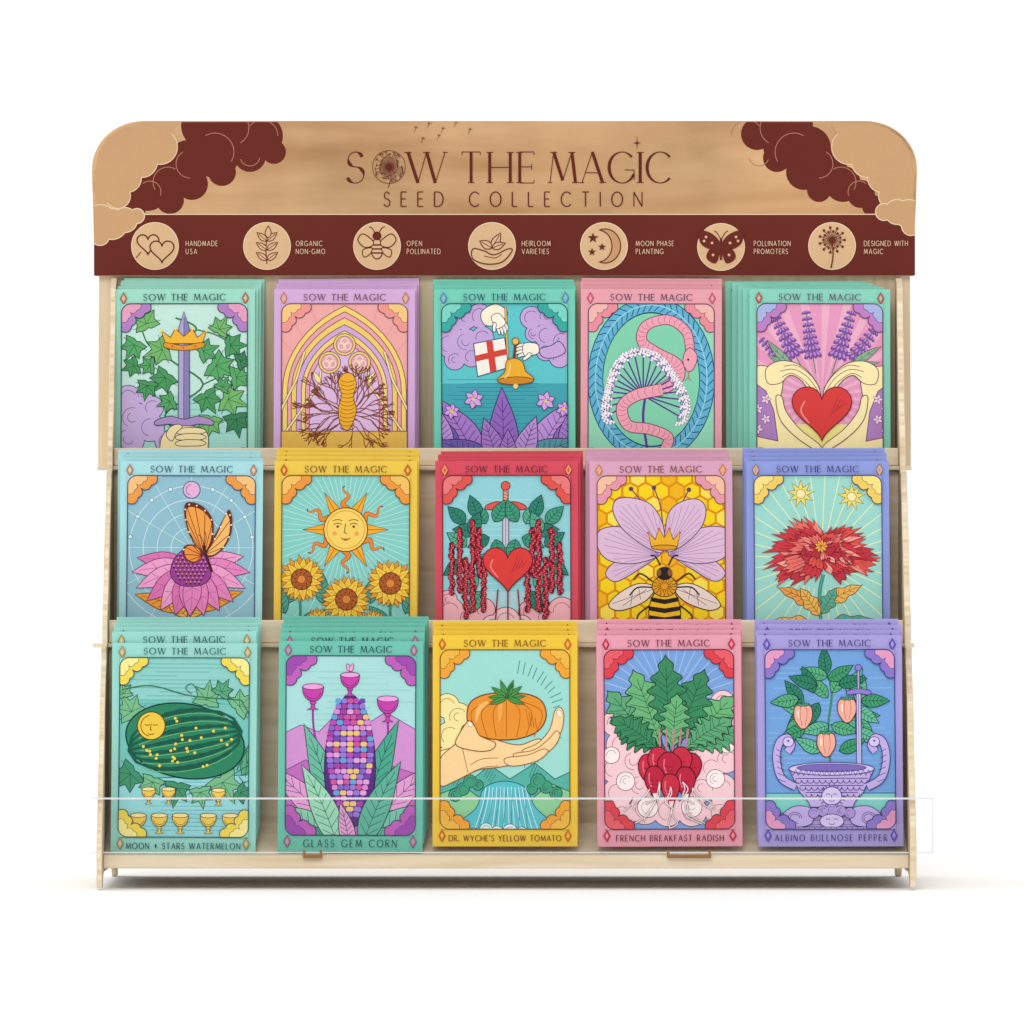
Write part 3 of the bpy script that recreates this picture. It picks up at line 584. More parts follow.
# ================= ROW 3
def c31():
    I='#285860'; a=new_card(183,643,2,'#9cdbd0','#76c6bc')
    a.P([(100,655),(265,655),(265,700),(100,700)],'#8fd1ca')
    a.mlines([[(118+rnd(0,40),y),(170+rnd(0,70),y)] for y in range(664,708,4)],.5,'#4a9c9c')
    a.P([(100,780),(265,774),(265,850),(100,850)],'#96d8dc',I)
    a.mlines([[(120+rnd(0,60),y),(190+rnd(0,55),y)] for y in range(782,832,4)],.5,'#4a9cae')
    for x,y,r,g in ((130,712,19,120),(130,774,20,220),(176,788,18,260),(222,782,22,300),(246,762,18,0),(205,700,18,80),(238,706,18,40),(122,694,12,100),(152,782,16,250),(200,792,15,280),(220,692,13,60),(240,792,13,330)):
        a.ivy(x,y,g,r,random.choice(['#5aaa80','#459470','#78bc8c']),'#143f36')
    a.S([(120,690),(150,686),(190,696),(240,700)],1.2,'#2f7a5a'); a.S([(240,700),(252,730),(236,770)],1.2,'#2f7a5a'); a.S([(236,772),(248,766),(252,776),(244,782),(238,776)],.9,'#2f7a5a'); a.S([(190,694),(184,688),(190,684),(196,690)],.9,'#2f7a5a')
    a.E(184,741,60,37,'#2c8560','#0e342e',1.3,rot=-10,n=44)
    cr,sr=math.cos(math.radians(10)),math.sin(math.radians(10))
    for k in (-.85,-.6,-.33,-.05,.22,.5,.76):
        pts=[]
        for i in range(19):
            t=-1+2*i/18; X=59*t*.985; Y=35*k*math.sqrt(max(0,1-t*t)); pts.append((184+X*cr+Y*sr,741-X*sr+Y*cr))
        a.z+=1; a.ribbon(pts,[1+3.6*(1-abs(-1+i/9))+(1.4 if i%2 else 0) for i in range(19)],hx('#165a4a'))
        a.L([(x,y+3.2) for x,y in pts[2:-2]],.6,'#7cc47c')
    random.seed(8)
    st=[(136+rnd(0,100),712+rnd(0,56)) for _ in range(52)]
    a.dots([p for p in st if ((p[0]-184)/50)**2+((p[1]-741)/29)**2<1 and math.hypot(p[0]-150,p[1]-726)>17],1.5,'#f6d750')
    a.E(150,726,14,14,'#f3cc48','#5e3e14',1.1); a.mlines([arcp(146,724,2.5,1.5,200,340,5),arcp(154,724,2.5,1.5,200,340,5),[(150,724),(149,730),(151,730)],arcp(150,733,3,1.8,200,340,5),arcp(150,726,10.5,10.5,100,260,10)],.8,'#5e3e14')
    for x,y in ((148,804),(168,804),(218,805)): a.cup(x,y,1.35,'#f2cc54')
    for x,y in ((138,833),(159,833),(180,833),(208,833),(230,833)): a.cup(x,y,1.6,'#f2cc54')
    return finish(a,'#f2d954',I,'#e0a03c','MOON + STARS WATERMELON',cs=24,corner2='#f8ec94',lw=114,lh=5.9)
def c32():
    I='#284e5c'; a=new_card(350,641,2,'#70c4b0','#ace0de')
    a.mlines([[(290+rnd(0,40),y),(360+rnd(0,55),y)] for y in range(672,730,6)],.45,'#7cc2be')
    a.P([(270,740),(300,725),(318,732),(335,715),(360,728),(385,712),(430,738),(430,850),(270,850)],'#d294d2','#7c3f90')
    a.P([(270,778),(305,760),(330,772),(365,758),(430,778),(430,850),(270,850)],'#c46ec0','#7c3f90')
    a.mlines([[(280+i*10,842),(350+(i-7)*2,775)] for i in range(15)],1,'#9c4ca4')
    a.S([(312,700),(314,735),(330,785)],2.2,'#963fa0'); a.S([(387,718),(386,745),(372,788)],2.2,'#963fa0')
    for x,y,g,l,w,c,cv in ((336,840,118,104,26,'#e6a0d6',-.3),(366,840,62,108,26,'#e6a0d6',.3),(338,838,98,118,28,'#6cbca2',-.16),(362,838,82,122,28,'#4ca88e',.16),(334,840,138,78,24,'#90d2b2',-.35),(368,840,42,82,24,'#7cc8b0',.35),(345,842,162,62,18,'#4ca88e',-.2),(360,842,18,62,18,'#6cbca2',.2)): a.rleaf(x,y,g,l,w,c,'#184c50',0,cv,.8,8,.85,None,.2,18)
    a.B([(329,806),(324,764),(330,722),(340,702),(349,694),(359,702),(369,722),(375,764),(370,806),(350,828)],'#5c2c7e','#321450',1)
    random.seed(3); cols={}
    for j in range(22):
        y=701+j*5.4; hw=24*math.sin(math.pi*min(1,max(.12,(y-690)/152))**.72)
        n=max(3,int(hw*2/6))
        for i in range(n):
            x=349.5-hw+(i+.5)*2*hw/n; q=hw/n*.92; cols.setdefault(random.choice(['#e08cd6','#8468ca','#c04cb8','#64a8dc','#e4a6dc','#744cb4','#ecc878','#a644a4','#d2589c','#9a7cda']),[]).append([(x-q,y-1.4),(x-q*.6,y-2.4),(x+q*.6,y-2.4),(x+q,y-1.4),(x+q,y+1.4),(x+q*.6,y+2.4),(x-q*.6,y+2.4),(x-q,y+1.4)])
    for c,v in cols.items(): a.multi(v,c)
    for x,y,g,l,w,c,cv in ((338,848,106,90,26,'#9cdaba',-.14),(362,848,74,94,26,'#62b49c',.14),(350,852,96,50,16,'#e6a0d6',-.1)): a.rleaf(x,y,g,l,w,c,'#184c50',0,cv,.75,7,.85,None,.2,14)
    for x,y,k in ((312,710,2.1),(349,696,1.9),(387,722,2.1)): a.cup(x,y,k,'#c844ae','#521658','#f0a4de')
    a.leaf(349,672,110,9,4,'#f6a8dc','#5a1c5e',False,.5); a.leaf(349,672,70,9,4,'#f6a8dc','#5a1c5e',False,.5)
    return finish(a,'#c060be',I,'#d85a9a','GLASS GEM CORN',cs=26,corner2='#a04cb0',lw=93,lh=7.2)
def c33():
    I='#854f1e'; a=new_card(505,634,2,'#f1c840','#a0ded4')
    a.mlines([[(510+44*math.cos(math.radians(g)),714+42*math.sin(math.radians(g))),(510+rnd(50,57)*math.cos(math.radians(g)),714+55*math.sin(math.radians(g)))] for g in range(-80,80,7)],.9,'#4a8f8a')
    a.cloud([(447,705,12),(458,716,14),(450,735,14),(466,738,12),(447,760,14),(463,757,12),(478,745,9)],'#f7e9a2',I)
    a.P([(430,784),(455,767),(470,780),(490,764),(510,778),(535,762),(555,778),(585,764),(585,845),(430,845)],'#58b4a6','#1a5456')
    a.mlines([[(455+k*2,767+k*3),(449+k*2,780+k*2)] for k in range(4)]+[[(490+k*2,764+k*3),(484+k*2,776+k*2)] for k in range(4)]+[[(535+k*2,762+k*3),(529+k*2,776+k*2)] for k in range(4)],.5,'#1a5456')
    a.P([(430,797),(462,784),(480,797),(476,845),(430,845)],'#8ecf9a','#1a5456'); a.P([(585,797),(550,782),(532,798),(538,845),(585,845)],'#8ecf9a','#1a5456')
    a.B([(484,787),(505,780),(526,787),(536,807),(560,827),(575,846),(440,846),(455,824),(476,807)],'#5cc3d0','#1a5466')
    a.mlines([smooth([(486+i*3.6,786),(482+i*4.4,806),(470+i*6.6,842)],False) for i in range(12)],.7,'#d4f4f4'); a.mlines([smooth([(488+i*6,788),(484+i*7,806),(474+i*9,842)],False) for i in range(7)],.6,'#24849a')
    a.cloud([(486,828,6),(497,832,7),(510,830,7),(522,832,6),(474,832,5)],'#dcf4f2','#1a5466',.6)
    a.cloud([(470,780,6),(478,784,5),(463,788,6),(455,794,6),(538,780,7),(546,786,6),(532,788,5),(556,792,6)],'#449e7e','#184438',.7)
    SK='#fbd59c'
    a.P([(425,754),(462,744),(470,774),(425,786)],'#f7e6a8',I)
    a.B([(440,758),(456,742),(464,724),(478,730),(500,740),(520,744),(538,738),(549,744),(527,760),(500,766),(478,769),(455,780),(440,784)],SK,I,.9)
    for p in ([(522,750),(538,742),(550,728),(555,710),(561,707),(564,716),(560,734),(548,751),(532,759)],[(514,753),(534,749),(549,738),(556,730),(560,735),(552,748),(534,759),(518,761)],[(506,757),(528,754),(543,748),(548,751),(537,760),(516,765),(506,763)]):
        a.B(p,SK,I,.8)
    a.mlines([smooth([(470,764),(482,758),(498,757)],False),smooth([(474,770),(486,766),(498,765)],False),[(462,746),(468,772)]],.6,I); a.B([(557,710),(561,710),(562,716),(558,715)],'#fdeed6',I,.4)
    a.B([(467,717),(470,702),(484,694),(506,692),(530,694),(543,702),(546,717),(538,730),(522,737),(504,739),(486,737),(472,730)],'#ec9532','#75300e',1.1)
    for x in (476,485,495,506.5,518,528,537): a.S([(506,696),(x-(506-x)*.14,710),(x+(506-x)*.1,736)],.8,'#bc6416')
    a.B([(476,709),(482,702),(489,701),(481,710),(476,722)],'#f8bd6c',None); a.B([(498,706),(502,702),(502,712),(499,722)],'#f4ac54',None)
    a.mlines([[(526+i*3,708+i*3),(529+i*2.6,725+i)] for i in range(4)],.6,'#bc6416')
    for g in (5,38,70,110,145,178,-20,200): a.leaf(507,697,g,19,5.5,'#4f9c4c','#1a4524',True,.6)
    a.L([(507,697),(509,689),(513,683)],2.8,'#2f6f3a')
    a.B([(456,744),(461,730),(469,720),(475,726),(480,735),(495,742),(491,749),(476,750)],SK,I,.9); a.B([(467,722),(470,720.5),(473,724),(470,726)],'#fdeed6',I,.4)
    return finish(a,'#f1a538',I,'#e0702f',"DR. WYCHE'S YELLOW TOMATO",cs=25,corner2='#f0b946',lw=112,lh=5.7)
def c34():
    I='#6e2040'; a=new_card(670,634,2,'#e9a0b3','#7aa4de')
    a.mlines([[(670,702),(670+110*math.cos(math.radians(g)),702+110*math.sin(math.radians(g)))] for g in range(180,360,9)],.7,'#aecaf0')
    cl=[(616,722,13),(630,710,12),(622,744,15),(640,732,14),(614,767,14),(634,760,14),(652,747,12),(724,702,12),(712,714,13),(728,728,14),(712,740,14),(727,758,14),(712,767,13),(700,752,12),(618,792,15),(640,784,14),(722,788,15),(702,787,14),(622,814,14),(645,808,15),(668,810,15),(692,810,15),(720,812,14)]
    a.cloud(cl,'#f8cfd6',I,.7); a.cloud([(612,754,8),(626,780,9),(728,744,8),(716,778,9),(648,806,10),(692,806,10)],'#fdeeee',I,.6)
    G=['#4c9e68','#3b8a5e','#6cb67a','#5ea878']
    for x,y,g,l,w,cv in ((668,750,148,56,28,-.15),(690,750,30,56,28,.15),(655,750,122,76,32,-.1),(688,750,56,72,32,.12),(662,748,106,84,32,-.06),(678,748,74,84,32,.06),(670,748,92,94,32,0),(660,750,134,58,26,-.2),(684,750,44,58,26,.2),(672,752,84,60,26,0)):
        a.rleaf(x,y,g,l,w,random.choice(G),'#0e3426',7,cv,1.25,9,.85,'#185038',.27,56)
    a.mlines([[(670+k*3,758),(671+k*3.6,728)] for k in (-3,-1,1,3,5)],1.8,'#d07a90')
    rt=[]
    for x,y,s_ in ((649,762,1.12),(692,761,1.12),(659,755,1.15),(682,755,1.15),(670,760,1.3),(655,774,1.08),(686,775,1.08),(671,782,1.0)):
        a.B([(x-9*s_,y),(x-5,y-8),(x+4,y-8),(x+9*s_,y),(x+8*s_,y+9),(x+4,y+18),(x+1,y+26),(x-3,y+19),(x-8*s_,y+10)],random.choice(['#bf2440','#cc2e46']),'#4e0a1e',1.0); a.S([(x-5,y-2),(x-5.5,y+5),(x-3,y+12)],1.3,'#e8788a'); a.mlines([arcp(x+1,y+4+q*4,7-q,2,200,300,5) for q in (0,1,2)],.5,'#7a1028')
        a.multi([[(x-2,y+18.5),(x+3.2,y+18),(x+1,y+27)]],'#fbe8e6')
        sp=(x-670)*.6
        for _ in range(2): rt.append(smooth([(x+1,y+26),(x+sp*.4+rnd(-4,4),y+33),(x+sp+rnd(-8,8),y+41),(x+sp*1.3+rnd(-10,10),y+48)],False,4))
    a.mlines(rt,1.5,'#7a3a4c'); a.mlines(rt,.85,'#fdf0ee')
    return finish(a,'#df424e',I,'#d83448','FRENCH BREAKFAST RADISH',cs=25,corner2='#e85f69',lw=107,lh=5.9)
def c35():
    I='#3e367a'; a=new_card(831,634,2,'#aba1e0','#74a4df')
    a.mlines([[(764+rnd(0,30),y),(840+rnd(0,55),y)] for y in range(667,780,5)],.5,'#9cc2ee')
    a.P([(750,792),(915,792),(915,850),(750,850)],'#80d2c9',I); a.P([(750,812),(915,812),(915,845),(750,845)],'#b6a2e2',I); a.mlines([[(765+rnd(0,50),y),(840+rnd(0,50),y)] for y in range(815,832,4)],.5,I)
    a.S([(831,762),(829,727),(833,692),(828,672)],2.4,'#3f8a6a'); a.S([(831,737),(812,714),(804,702)],1.8,'#3f8a6a'); a.S([(831,737),(850,717),(858,702)],1.8,'#3f8a6a')
    for x,y,g in ((829,697,130),(833,692,60),(828,674,100),(829,678,20),(829,676,165),(812,712,170),(810,708,215),(852,716,10),(856,706,-35),(804,702,130),(858,702,70),(830,724,200),(832,724,-20),(800,717,240),(862,718,-70),(820,702,240),(842,702,-60),(815,692,110),(848,692,55),(806,728,200),(856,730,-20),(818,684,170),(840,684,15),(822,750,160),(840,750,20),(800,698,190),(862,700,0)):
        a.rleaf(x,y,g,29,13,random.choice(['#409c6e','#58b282','#2f8668','#66be9a']),'#0e3a34',0,rnd(-.15,.15),.75,5,.75)
    for x,y in ((804,714),(848,708),(827,742)):
        a.B([(x-8,y-8),(x,y-10),(x+8,y-8),(x+9,y+3),(x+4,y+12),(x,y+14),(x-4,y+12),(x-9,y+3)],'#f6b09a','#62243f',.9); a.mlines([smooth([(x-2,y-9),(x-3,y),(x-1,y+11)],False),smooth([(x+3,y-9),(x+4,y),(x+2,y+11)],False)],.5,'#b05a6a'); a.multi([[(x-6,y-4),(x-4,y-5),(x-4,y+4),(x-6,y+1)]],'#fdead8'); a.leaf(x,y-9,20,7,3,'#409c6e','#0e3a34',False,.5); a.leaf(x,y-9,160,7,3,'#409c6e','#0e3a34',False,.5); a.L([(x,y-9),(x+1,y-15)],1.8,'#3f8a6a')
    a.P([(857.5,768),(857.5,692),(862,692),(862,768)],'#ccc4f0',I,.7); a.L([(859.7,694),(859.7,766)],.5,I)
    a.B([(849,690),(860,688),(871,690),(871,694),(860,693),(849,694)],'#8f7ed0',I,.7); a.L([(859.7,688),(859.7,670)],2.8,I); a.L([(859.7,688),(859.7,670)],1.5,'#c7a6dc'); a.E(859.7,667,3.2,3.2,'#8f7ed0',I,.6)
    C='#c2aee8'; C2='#d6c6f3'
    a.P([(790,770)]+[(796,782),(800,791),(808,800),(811,806),(853,806),(856,800),(864,791),(868,782),(874,770)],C,I)
    for sx in (-1,1):
        f=lambda q: 832+sx*q
        for w,c in ((8.4,I),(6.8,C)):
            a.S([(f(36),786),(f(50),777),(f(55),758),(f(52),742),(f(44),737),(f(40),744),(f(44),751)],w,c)
        a.mlines([[(f(46+k*.8),781-k*6),(f(54+k*.2),778-k*6)] for k in range(6)],.6,I)
        a.E(f(43),741,5.4,5,C2,I,.7); a.dots([(f(43),740)],1.1,I)
        a.B([(f(20),808),(f(36),805),(f(48),812),(f(50),822),(f(36),826),(f(20),822)],C,I,.7); a.mlines([arcp(f(37),817,7-q*2,6-q*2,0,300,10) for q in (0,1)],.6,I)
        a.E(f(51),826,5,4,C2,I,.6)
    a.E(832,768,43,6.4,C2,I); a.E(832,767,35,4,'#7f6cbc',I,.6); a.mlines([[(791+k*5.2,769),(793.6+k*5.2,774.5),(796.2+k*5.2,769)] for k in range(16)],.55,I)
    for y,x0_,x1_ in ((779,799,868),(786,803,864),(793,809,858)):
        a.mlines([arcp(x,y,3,3.4,180,360,6) for x in range(x0_,x1_,6)],.6,I); a.L([(x0_-3,y-1.5),(x1_,y-1.5)],.6,I)
    a.E(832,795,10,9,C2,I,.8); a.mlines([arcp(828.6,794,1.8,1.1,0,180,5),arcp(835.4,794,1.8,1.1,0,180,5),[(832,794),(831.5,797.8)],arcp(832,799,2.8,1.4,180,360,5)]+[[(832+10*math.cos(g),795+9*math.sin(g)),(832+14*math.cos(g),795+12.5*math.sin(g))] for g in [k*.35 for k in range(18)]],.6,I)
    a.cloud([(814,812,5),(823,810,5),(832,809,5.5),(841,810,5),(850,812,5)],'#b29ade',I,.6)
    a.E(832,820,12,7,C2,I,.7); a.mlines([arcp(828,819,2,1.2,0,180,5),arcp(836,819,2,1.2,0,180,5),arcp(832,822,3,1.5,180,360,5)],.6,I)
    a.P([(794,826),(870,826),(878,836),(786,836)],C,I); a.mlines([[(786+i*6.4,836),(794+i*5.3,826)] for i in range(15)]+[[(791,830),(873,830)]],.5,I)
    return finish(a,'#8c78cc',I,'#6a5ac0','ALBINO BULLNOSE PEPPER',cs=25,corner2='#e49cc4',lw=112,lh=6.2)

YR=[210.0,105.0,0.0]
LEAN=[8.0,8.0,8.0]
SP=[(c11,4,2.2,[2.7]*5,'mint green seed packet with crowned sword'),
 (c12,4,1.4,[2.7]*5,'lilac seed packet with gothic arches'),
 (c13,3,-0.6,[3]*4,'teal seed packet with golden bell and flag'),
 (c14,3,0.3,[3.5]*4,'pink seed packet with snake and umbel flowers'),
 (c15,4,-5.6,[2]*5,'green seed packet with hands around a heart'),
 (c21,3,-0.6,[3.6]*4,'pale blue seed packet with butterfly on coneflower'),
 (c22,3,0.3,[4.2]*4,'yellow seed packet with sun face and sunflowers'),
 (c23,3,1.6,[3.4]*4,'red seed packet with heart and hanging tassels'),
 (c24,4,-1.4,[2.9]*5,'dusty pink seed packet with large bee'),
 (c25,3,-1.4,[4.4]*4,'periwinkle seed packet with shaggy red flower'),
 (c31,5,1.0,[12,4,4,3,3],'aqua seed packet with speckled watermelon'),
 (c32,5,.9,[9,5,4,3.5,3],'teal seed packet with colourful corn cob'),
 (c33,3,0.2,[4.6]*4,'yellow seed packet with hand holding tomato'),
 (c34,3,-0.4,[5.2]*4,'pink seed packet with bunch of radishes'),
 (c35,3,-0.8,[5.2]*4,'lavender seed packet with potted pepper plant')]
HX=[184,344,505,651,820,190,345,507,662,819,183,350,505,670,831]
HY=[289]*5+[461]*5+[643,641,635,635,635]
random.seed(11)
for idx,(fn,nb,dx,dys,lab) in enumerate(SP):
    me=fn(); row=idx//5
    random.seed(100+idx); acc=0
    for i in range(nb+1):
        if i: acc+=dys[i-1]
        ob=bpy.data.objects.new('seed_packet',me); sc.collection.objects.link(ob)
        lean=math.radians(LEAN[row])
        Yb=YR[row]+i*6.2; Yt=Yb+CH*math.sin(lean)
        jx=random.uniform(-.9,.9) if i else 0; jy=random.uniform(-.5,.5) if i else 0
        yt=HY[idx]-acc+jy; xc=HX[idx]+i*dx+jx
        if idx==11 and i: xc+=1.5
        zt=(512-yt)*(D+Yt)/D; zb=zt-CH*math.cos(lean)
        ob.location=((xc-512)*(D+Yb)/D*U,Yb*U,zb*U)
        ob.rotation_euler=(-lean,(random.uniform(-.4,.4) if i else random.uniform(-.25,.25))*math.pi/180,0)
        ob['label']=lab+(', front of stack' if i==0 else ', behind another packet')
        ob['category']='seed packet'; ob['group']='seed packets standing in the display rack'
# ================= RACK
rack=bpy.data.objects.new('display_rack',None); sc.collection.objects.link(rack)
ZF=(512-888)*1.0
rack.location=(-6*U,120*U,ZF*U)
rack['label']='tiered pale plywood countertop rack holding illustrated seed packets'; rack['category']='display rack'
def addpart(name,me,label=None):
    o=bpy.data.objects.new(name,me); sc.collection.objects.link(o); o.parent=rack
    o.matrix_parent_inverse=Matrix.Translation(-Vector(rack.location))
    if label:o['label']=label
    return o
def X(px,Y): return (px-512)*(D+Y)/D
def Z(py,Y): return (512-py)*(D+Y)/D
def bevel(me,w,seg=2):
    bm=bmesh.new(); bm.from_mesh(me); bmesh.ops.remove_doubles(bm,verts=bm.verts,dist=1e-7)
    es=[e for e in bm.edges if len(e.link_faces)==2 and e.calc_face_angle(0)>.5]
    bmesh.ops.bevel(bm,geom=es,offset=w*U,segments=seg,affect='EDGES',profile=.5); bmesh.ops.recalc_face_normals(bm,faces=bm.faces); bm.to_mesh(me); bm.free()
def extrude(name,pts,axis,a,b,mats,bev=1.0,sidemat=None):
    V=[]
    for t in (a,b):
        for p,q in pts: V.append((p*U,t*U,q*U) if axis=='Y' else (t*U,p*U,q*U))
    n=len(pts); F=[tuple(range(n)),tuple(range(2*n-1,n-1,-1))]+[(i,(i+1)%n,n+(i+1)%n,n+i) for i in range(n)]
    me=bpy.data.meshes.new(name); me.from_pydata(V,[],F)
    for m in mats: me.materials.append(m)
    if sidemat is not None:
        for i,p in enumerate(me.polygons): p.material_index=sidemat if i>=2 else 0
    bm=bmesh.new(); bm.from_mesh(me); bmesh.ops.recalc_face_normals(bm,faces=bm.faces); bm.to_mesh(me); bm.free()
    if bev: bevel(me,bev)
    return me
def box(name,x0,x1,y0,y1,z0,z1,mats,bev=.8): return extrude(name,[(x0,z0),(x1,z0),(x1,z1),(x0,z1)],'Y',y0,y1,mats,bev)
# --- header with printing
YH=262.0; kh=(D+YH)/D
hr=(92,121,917,276)
A=Art(hr,(hr[2]-hr[0])*kh,(hr[3]-hr[1])*kh)
BG='#6a2a22'; CR='#ddb78c'; HW='#cda276'; LN='#edd3b0'
A.mi=1
A.clip=(94,122,915,275.5)
def hcloud(cs,f,o=None,w=1.0):
    if o:
        for x,y,r in cs: A.z+=.5; A.raw(ellp(x,y,r+w,r+w,0,28),hx(o))
    for x,y,r in cs: A.z+=.5; A.raw(ellp(x,y,r,r,0,28),hx(f))
    A.z+=1
for m in (0,1):
    f=(lambda x:x) if not m else (lambda x:1009-x)
    if not m: cs=[(203,126,22),(232,128,22),(262,136,21),(274,152,12),(250,156,16),(215,152,26),(188,160,20),(222,172,14),(168,182,20),(192,184,16),(148,192,19),(170,200,14),(132,208,14)]
    else: cs=[(1009-x,y,r) for x,y,r in ((212,124,16),(236,128,20),(252,134,16),(226,146,20),(200,148,22),(232,158,14),(205,172,18),(180,166,18),(166,184,18),(190,190,12),(148,194,14),(136,206,11))]
    hcloud(cs,BG)
    A.mlines([[(f(q[0]),q[1]) for q in arcp(x,y,r,r,g,g+150,10)] for x,y,r,g in ((262,136,16,0),(215,152,19,-30),(168,182,15,60),(190,164,14,120),(232,128,17,-60),(150,192,11,-20),(250,156,10,200))],.7,'#b98068')
    hcloud([(f(x),y,r) for x,y,r in ((160,147,17),(142,162,15),(127,178,14),(118,196,12))],HW,LN,.9); A.z+=1
    A.raw([(f(x),y) for x,y in ((139,123),(178,123),(164,146),(146,163),(130,182),(118,200),(96,206),(95,172),(99,152),(108,138),(122,128))],hx(HW)); A.z+=1
A.P([(94,215),(915,215),(915,275.6),(94,275.6)],BG); A.L([(94,214.3),(915,214.3)],1.0,LN)
for m in (0,1):
    f=(lambda x:x) if not m else (lambda x:1009-x)
    hcloud([(f(x),y,r) for x,y,r in ((100,222,17),(112,224,15),(125,220,12),(100,236,9),(137,216,7))] if not m else [(f(x),y,r) for x,y,r in ((100,214,14),(112,212,12),(98,226,9),(125,212,8))],HW,LN)
T='#64261e'
A.text('S',347,183,31,17,T,3.4,.85,1.0,True,1.6)
A.text('W',408,183,31,38,T,3.2,.8,1.0,True,2.2)
A.text('THE',462,183,31,72,T,2.9,.8,.92,True,2.0)
A.text('MAGIC',550,183,31,120,T,3.1,.8,.84,True,2.0)
A.z+=1; A.ribbon(ellp(389,167,16.5,16.5,0,30),.5,hx(T),True)
ls=[];dd=[]
random.seed(5)
for i in range(46):
    g=i*7.83; r=rnd(8,15.5); c,sn=math.cos(math.radians(g)),math.sin(math.radians(g)); e=(389+r*c,167+r*sn); ls.append([(389,167),e]); dd.append(e)
    ls.append([(e[0]-2*sn,e[1]+2*c),(e[0]+2*sn,e[1]-2*c)])
A.mlines(ls,.35,T); A.dots(dd,.75,T,6); A.dots([(389,167)],2.0,T); A.S([(389,170),(391,178),(388,188)],.7,T)
A.star(637,143,4,1,4,T); A.L([(637,149),(637,137)],.45,T)
A.text('SEED COLLECTION',513,206.5,14.5,258,T,1.25,1.0,.74)
sd=[(414,132),(427,128),(441,133),(454,127),(437,140),(421,143),(468,134)]
A.mlines([[(x,y),(x+2,y-4)] for x,y in sd]+[[(x+2,y-4),(x+2+2.2*math.cos(k),y-4-2.2*math.sin(k))] for x,y in sd for k in (.2,1,1.8,2.6)],.35,T)
IC=[155,267,377,492,604,721,832]
for i,x in enumerate(IC):
    y=246 if i!=5 else 247
    A.E(x,y,23.5,23.5,CR,LN,.8,n=40)
A.heart(148,243,11,None,BG,1.4); A.heart(162,250,12,CR,BG,1.4); A.L([(136,258),(141,252)],1,BG)
A.S([(267,264),(266,248),(268,230)],1.1,BG)
for dy,g in ((0,35),(0,145),(10,35),(10,145),(-9,40),(-9,140)): A.leaf(267,250+dy,g,13,6,CR,BG,True,.9)
A.leaf(268,238,88,12,6,CR,BG,False,.9)
A.E(377,249,6,10,CR,BG,1.1); A.E(377,236,4.5,4.5,BG); A.mlines([[(371,245),(383,245)],[(371,249),(383,249)],[(371,253),(383,253)]],1.6,BG)
for sx in (-1,1): A.B([(377+sx*4,241),(377+sx*14,234),(377+sx*19,240),(377+sx*13,247),(377+sx*5,246)],CR,BG,1.1); A.B([(377+sx*5,248),(377+sx*14,250),(377+sx*13,257),(377+sx*7,254)],CR,BG,1.0); A.S([(377+sx*2,233),(377+sx*5,228),(377+sx*8,227)],.9,BG)
A.leaf(492,248,60,17,8,CR,BG,True,1.0); A.leaf(492,248,150,14,8,CR,BG,True,1.0); A.leaf(492,248,20,14,7,CR,BG,True,1.0)
A.B([(473,249),(484,251),(494,255),(508,249),(512,251),(502,262),(486,264),(473,259)],CR,BG,1.2); A.S([(484,256),(495,258),(502,254)],.9,BG)
A.P(arcp(605,246,15.5,17,110,-110,24)+arcp(598,246,14,16,-84,84,18),'#c99a70',BG,1.1)
for sx,sy,r in ((593,238,5.5),(602,247,4.2),(592,252,4.2)): A.star(sx,sy,r,r*.42,5,BG)
for sx in (-1,1): A.B([(721+sx*1,245),(721+sx*8,235),(721+sx*21,231),(721+sx*20,243),(721+sx*10,249)],BG,BG,1); A.B([(721+sx*1,248),(721+sx*11,250),(721+sx*14,258),(721+sx*6,263),(721+sx*2,255)],BG,BG,1); A.dots([(721+sx*15,237),(721+sx*17,241),(721+sx*9,243),(721+sx*8,255)],1.4,CR); A.S([(721,240),(721+sx*4,233),(721+sx*7,231)],.8,BG)
A.L([(721,238),(721,260)],2.4,BG)
ls=[];dd=[]
for i in range(22):
    g=i*16.36; r=8.5 if i%2 else 12.5; e=(832+r*math.cos(math.radians(g)),240+r*math.sin(math.radians(g))); ls.append([(832,240),e]); dd.append(e)
A.mlines(ls,.7,BG); A.dots(dd,1.4,BG); A.dots([(832,240)],2.6,BG); A.S([(832,240),(833,255),(831,268)],1.3,BG)
for x,t1,t2 in ((186,'HANDMADE','USA'),(296,'ORGANIC','NON-GMO'),(407,'OPEN','POLLINATED'),(522,'HEIRLOOM','VARIETIES'),(636,'MOON PHASE','PLANTING'),(754,'POLLINATION','PROMOTERS'),(864,'DESIGNED WITH','MAGIC')):
    for t,b in ((t1,246),(t2,254)):
        A.text(t,x,b,5.0,(sum(GL[c][0] for c in t)*5.0*.7+len(t)*1.25),'#e3c3a0',.55,.5,.7,True)
r=52; x0,y0,x1,y1=hr
ol=[(x0+3,y1),(x0,y0+r)]+arcp(x0+r,y0+r-4,r,r-4,178,90,12)+arcp(x1-r,y0+r-4,r,r-4,90,2,12)+[(x1,y0+r),(x1-4,y1)]
def hm(p): return (((p[0]-x0)/(x1-x0)-.5)*A.W*U,(y1-p[1])/(y1-y0)*A.H*U)
q=[hm(p) for p in ol]; n=len(q)
bv=[(a,0,b) for a,b in q]; bv+=[(a,7*U,b) for a,b in q]
bf=[tuple(range(n)),tuple(range(2*n-1,n-1,-1))]+[(i,n+i,n+(i+1)%n,(i+1)%n) for i in range(n)]
hme=A.mesh('header_sign',[MHEAD,MSIGN],(bv,bf,[hx(HW)]*len(bv),[0]*len(bf)))
hd=addpart('header_sign',hme,label='wooden header board printed with title, clouds and round icons')
hd.location=(X((hr[0]+hr[2])/2,YH)*U,YH*U,Z(276,YH)*U)
